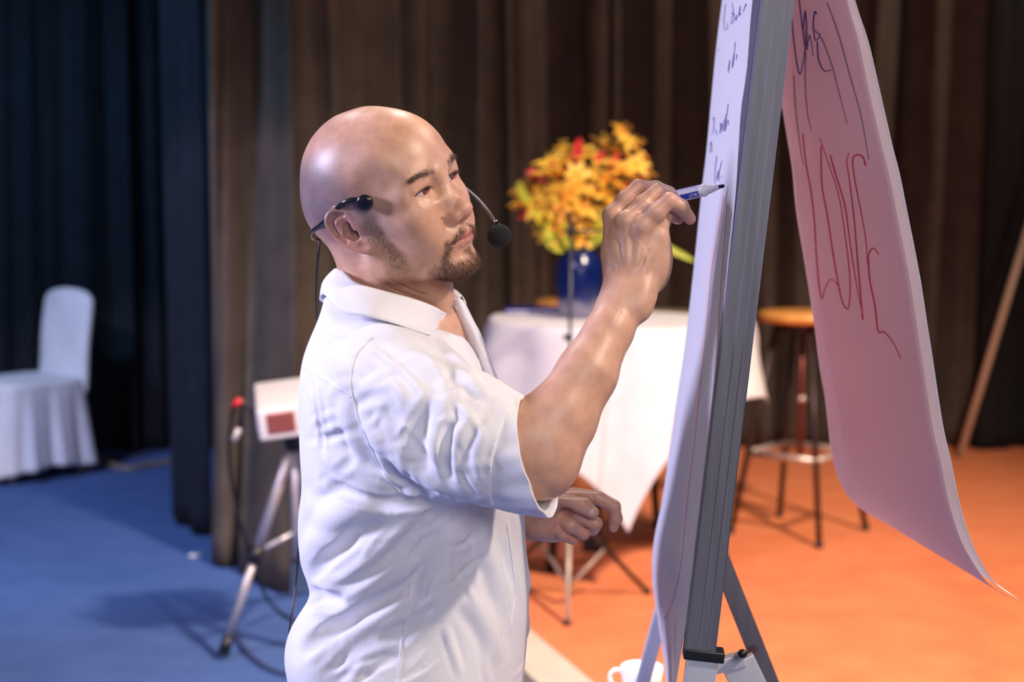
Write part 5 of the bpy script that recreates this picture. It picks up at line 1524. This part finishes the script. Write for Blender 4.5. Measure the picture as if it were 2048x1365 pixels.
MB().tube([P(483, 800, 4.62), P(466, 812, 4.62)], .011, 12).build('plug', mat('red_plug', (.70, .03, .04), .4), cb)['label'] = 'red plug'
MB().tube([P(480, 858, 4.60), P(468, 880, 4.60)], .010, 12).build('plug', mat('white_plug', (.75, .70, .66), .4), cb)['label'] = 'white plug'
fc = MB().tube(crs([floorpt(468, 1262), floorpt(490, 1300), floorpt(540, 1338), floorpt(600, 1350), floorpt(690, 1345)], 50), .006, 8).build('floor_cable', mat('blue_grey_cable', (.05, .07, .15), .5), None)
tag(fc, 'dark cable curving over the blue carpet at the tripod foot', 'cable')
fc2 = MB().tube(crs([floorpt(150, 915), floorpt(200, 922), floorpt(250, 938), floorpt(300, 930), floorpt(345, 924)], 40), .016, 8).build('coiled_rope', mat('tan_cord', (.22, .17, .15), .8), None)
tag(fc2, 'pale tan cord lying on the blue carpet beside the covered chair', 'cord')
lt = MB().lathe([(0, 0), (.022, 0), (.026, .004), (.022, .010), (.010, .012), (0, .012)], tuple(floorpt(390, 1108) - [0, 0, .012]), 24).build('floor_socket', mat('white_disc', (.7, .7, .75), .5), None)
tag(lt, 'small white disc lying on the blue carpet below the curtain corner', 'disc')

# covered banquet chair
CHX, CHY = (95 - 1024) / 3129 * 7.75, 7.75
CC = noise_mat('chair_cover_cloth', (.74, .76, .84), (.80, .82, .88), 10, .8, bump=.3, bscale=300)
ch = thing('covered_chair', 'banquet chair in a white cloth cover at the left edge', 'chair', (CHX, CHY, 0))
ca = math.radians(-131)   # the seat points this way on plan
cf = np.array([math.cos(ca), math.sin(ca), 0]); cs = np.array([-math.sin(ca), math.cos(ca), 0]); c0 = np.array([CHX, CHY, 0])
def CH(f, s, z): return c0 + cf * f + cs * s + np.array([0, 0, z])
def back(u, v):
    # closed ring around the back rest, v from the seat to the rounded top
    a = 2 * math.pi * u; ww = .205 * (1 - .03 * v); n = 3.0
    co, si = math.cos(a), math.sin(a); rr = (abs(co) ** n + abs(si) ** n) ** (-1 / n)
    v = 1 - (1 - v) ** 1.8; top = max(0, (v - .84) / .16); sh = max(.03, (1 - min(1, top) ** 2.6)) ** (1 / 2.6)
    return CH(-.06 - .06 * v + .032 * co * rr * sh + .003 * math.sin(9 * v + 4 * si), ww * si * rr * sh, .40 + .51 * v)
shell_grid('back_cover', back, 48, 40, .003, CC, ch, closed_u=True)
def skirt(u, v):
    a = 2 * math.pi * u; n = 5; co, si = math.cos(a), math.sin(a); rr = (abs(co) ** n + abs(si) ** n) ** (-1 / n)
    fl2 = .035 * v + .020 * v * math.sin(11 * a + .6) + .010 * v * math.sin(23 * a)
    return CH(.15 + (.235 + fl2) * co * rr, (.215 + fl2) * si * rr, .475 * (1 - v) + .055 * v - .015 * math.sin(3 * a) * v)
shell_grid('skirt', skirt, 120, 22, .003, CC, ch, closed_u=True)
def seat(u, v):
    a = 2 * math.pi * u; p = skirt(u, 0); q = CH(.15, 0, .50); return p * (1 - v) + q * v + np.array([0, 0, .018 * math.sin(math.pi * v * .5 + 0) * (1 - v)])
shell_grid('seat', seat, 120, 10, .003, CC, ch, closed_u=True)
for a, b in ((-.04, .17), (-.04, -.17), (.34, .17), (.34, -.17)):
    MB().tube([CH(a, b, .42), CH(a, b, 0)], .016, 10).build('leg', mat('pale_leg', (.30, .24, .24), .5), ch)

# leaning pole
pA = np.array([(1932 - 1024) / 3129 * 8.05, 8.05, .02]); pB = pA + (np.array([(2048 - 1024) / 3129 * 8.12, 8.12, pz(480, 8.12)]) - pA) * 1.5
MB().tube([pA, pB], .018, 14).build('wooden_pole', noise_mat('pale_wood', (.62, .46, .34), (.70, .54, .42), 30, .6, stretch=(1, 1, .1)), None)
tag(bpy.data.objects['wooden_pole'], 'pale wooden pole leaning against the black curtain at the right', 'pole')

# cup on a low side table in front of the carpet
KX, KY, KZ = (1291 - 1024) / 3129 * 2.85, 2.85, pz(1334, 2.85) - .062
st = thing('side_table', 'small round cream side table under the white cup, below the far easel leg', 'table', (KX, KY - .1, 0.006))
MB().lathe([(0, 0), (.15, 0), (.155, -.006), (.155, -.018), (.15, -.022), (0, -.022)], (KX, KY - .1, KZ - .001), 48).build('tabletop', CREAM, st)
MB().tube([(KX, KY - .1, KZ - .02), (KX, KY - .1, .02)], .02, 16).build('pedestal', METAL_DARK, st)
MB().lathe([(0, .02), (.03, .02), (.12, .008), (.13, 0.0), (0, 0)], (KX, KY - .1, .006), 40).build('foot', METAL_DARK, st)
cp = thing('teacup', 'white china cup with a handle, low between the speaker and the easel', 'cup', (KX, KY, KZ))
CHN = mat('white_china', (.86, .84, .86), .15)
MB().lathe([(0, .003), (.020, .003), (.022, 0), (.025, .003), (.034, .02), (.038, .045), (.040, .062), (.0385, .0625), (.036, .045), (.031, .02), (.02, .007), (0, .006)], (KX, KY, KZ), 48).build('bowl', CHN, cp)
MB().tube(crs([(KX - .036, KY, KZ + .052), (KX - .050, KY, KZ + .056), (KX - .060, KY, KZ + .044), (KX - .054, KY, KZ + .028), (KX - .035, KY, KZ + .022)], 20), .004, 10).build('handle', CHN, cp)
# ------------------------------------------------------------------ the speaker
PP = np.array([-0.16, 2.12, 0.0])
man = thing('person', 'bald man with a goatee in a white linen shirt, writing on a flip chart', 'person', tuple(PP))
hv, HVt, HF, HN = build_head(man, PP)
parts = [(HW(HVt), HF)]
for fn in (build_right_arm, build_left_arm, build_trunk):
    v_ = fn(); V_, F_ = v_.mesh(2); parts.append((V_, F_))
    if fn is build_left_arm: lv = v_
def union_body(parts):
    """one continuous skin: the sculpted pieces are united into a single surface"""
    obs = [np_mesh('body', a - PP, b, SKIN if k == 0 else None, man if k == 0 else None) for k, (a, b) in enumerate(parts)]
    base = obs[0]
    for o in obs[1:]:
        o.location = base.matrix_parent_inverse.translation
        o.parent = man
        md = base.modifiers.new('u', 'BOOLEAN'); md.operation = 'UNION'; md.solver = 'MANIFOLD'; md.object = o
    bpy.context.view_layer.update()
    me = bpy.data.meshes.new_from_object(base.evaluated_get(bpy.context.evaluated_depsgraph_get()))
    base.modifiers.clear(); ok = len(me.vertices) > len(parts[0][0]) * 1.1
    if ok: base.data = me
    for o in obs[1:]: bpy.data.objects.remove(o)
    return base, ok
body, ok = union_body(parts)
print('body union', ok, len(body.data.vertices))
nvb = len(body.data.vertices); co = np.zeros(nvb * 3, np.float32); body.data.vertices.foreach_get('co', co)
VV = co.reshape(-1, 3).astype(float) + PP; LL = HL(VV)
inh = (LL[:, 2] > -135) & (LL[:, 0] > -115) & (LL[:, 0] < 128) & (np.abs(LL[:, 1]) < 95)
CCc = np.tile(np.array([0.63, 0.375, 0.265]), (nvb, 1)); CCc[inh] = head_color(LL[inh], None)
skin_spots(VV, CCc, [P(1302, 438, 1.985)], (.20, .08, .07), .0022)
for p in (P(1382, 438, 2.008), P(1354, 438, 2.03), P(1278, 372, 2.03), P(1336, 400, 1.985)): skin_spots(VV, CCc, [p], (.72, .33, .28), .014)
for p in (P(1150, 1020, 2.17), P(1190, 1055, 2.17), P(1228, 1050, 2.19), P(1160, 1070, 2.175), P(1140, 1075, 2.18), P(1100, 1050, 2.18)): skin_spots(VV, CCc, [p], (.68, .32, .25), .020)
at_ = body.data.color_attributes.new('skin_tone', 'FLOAT_COLOR', 'POINT')
at_.data.foreach_set('color', np.concatenate([CCc, np.ones((nvb, 1))], 1).astype(np.float32).ravel())
body.data.polygons.foreach_set('use_smooth', [True] * len(body.data.polygons))
# thumb nail of the lower hand
NAIL = mat('nail', (.72, .50, .46), .25)
h_ = ray_hit(lv, 1181, 1023); g_ = lv.grad(h_[None])[0]
td = _norm(P(1188, 1028, 2.15) - P(1160, 1008, 2.15)); sd = np.cross(td, g_)
MB().grid(lambda u, v: h_ + td * (.0075 * (2 * u - 1)) + sd * (.0058 * (2 * v - 1)) * math.sqrt(max(.05, 1 - abs(2 * u - 1) ** 3)) + g_ * (.0007 - .0022 * (2 * v - 1) ** 2 - .0012 * (2 * u - 1) ** 2), 12, 10).build('thumbnail', NAIL, man)
shv, shirt = build_shirt_parts(man, PP)
for (x, y, D) in ((1046, 1128, 2.085), (1040, 1240, 2.085)):
    pass
# trousers and shoes, below the frame
tr = Vol((-0.42, 1.80, 0.06), (0.18, 2.46, 0.92), .009)
for D, x in ((2.05, -0.16), (2.20, -0.10)):
    tr.chain([(-.135, D, .80), (x, D, .45), (x - .02, D, .10)], [.098, .076, .066], .04)
TV, TF = tr.mesh(3); np_mesh('trousers', TV - PP, TF, noise_mat('navy_trousers', (.02, .025, .05), (.03, .035, .065), 20, .9), man)
SHO = mat('black_leather', (.015, .013, .012), .3)
for D, x in ((2.05, -0.16), (2.20, -0.10)):
    sv = Vol((x - .12, D - .08, 0.0), (x + .22, D + .08, .14), .005)
    sv.chain([(x - .05, D, .052), (x + .06, D, .046), (x + .15, D, .036)], [.048, .046, .034], .02); sv.chain([(x - .03, D, .07), (x - .03, D, .11)], .045, k=.02)
    sv.op(lambda X, Y, Z: Z - .004, (x - .12, D - .08, 0), (x + .22, D + .08, .14), 0, 'sub', m=0)
    a, b = sv.mesh(2); np_mesh('shoe', a - PP, b, SHO, man)
build_headset(hv)
# bracelet on the far wrist
br = thing('bracelet', 'gold link bracelet on the wrist of the lower hand, half under the shirt', 'bracelet', tuple(P(1062, 1046, 2.2)))
GO = mat('gold', (.85, .50, .30), .25, .9)
wc = P(1066, 1038, 2.207); wa = _norm(P(1085, 1040, 2.20) - P(985, 1040, 2.27)); w1 = _norm(np.cross(wa, [0, 0, 1])); w2 = np.cross(wa, w1)
for k in range(18):
    a = 2 * math.pi * k / 18; c = wc + (w1 * math.cos(a) + w2 * math.sin(a)) * .0292 + wa * .0 ; t = -w1 * math.sin(a) + w2 * math.cos(a)
    o1 = wa if k % 2 else (w1 * math.cos(a) + w2 * math.sin(a))
    MB().tube([c + t * .0062 * math.cos(q) + o1 * .0042 * math.sin(q) for q in np.linspace(0, 2 * math.pi, 13)], .0014, 6).build('link', GO, br)
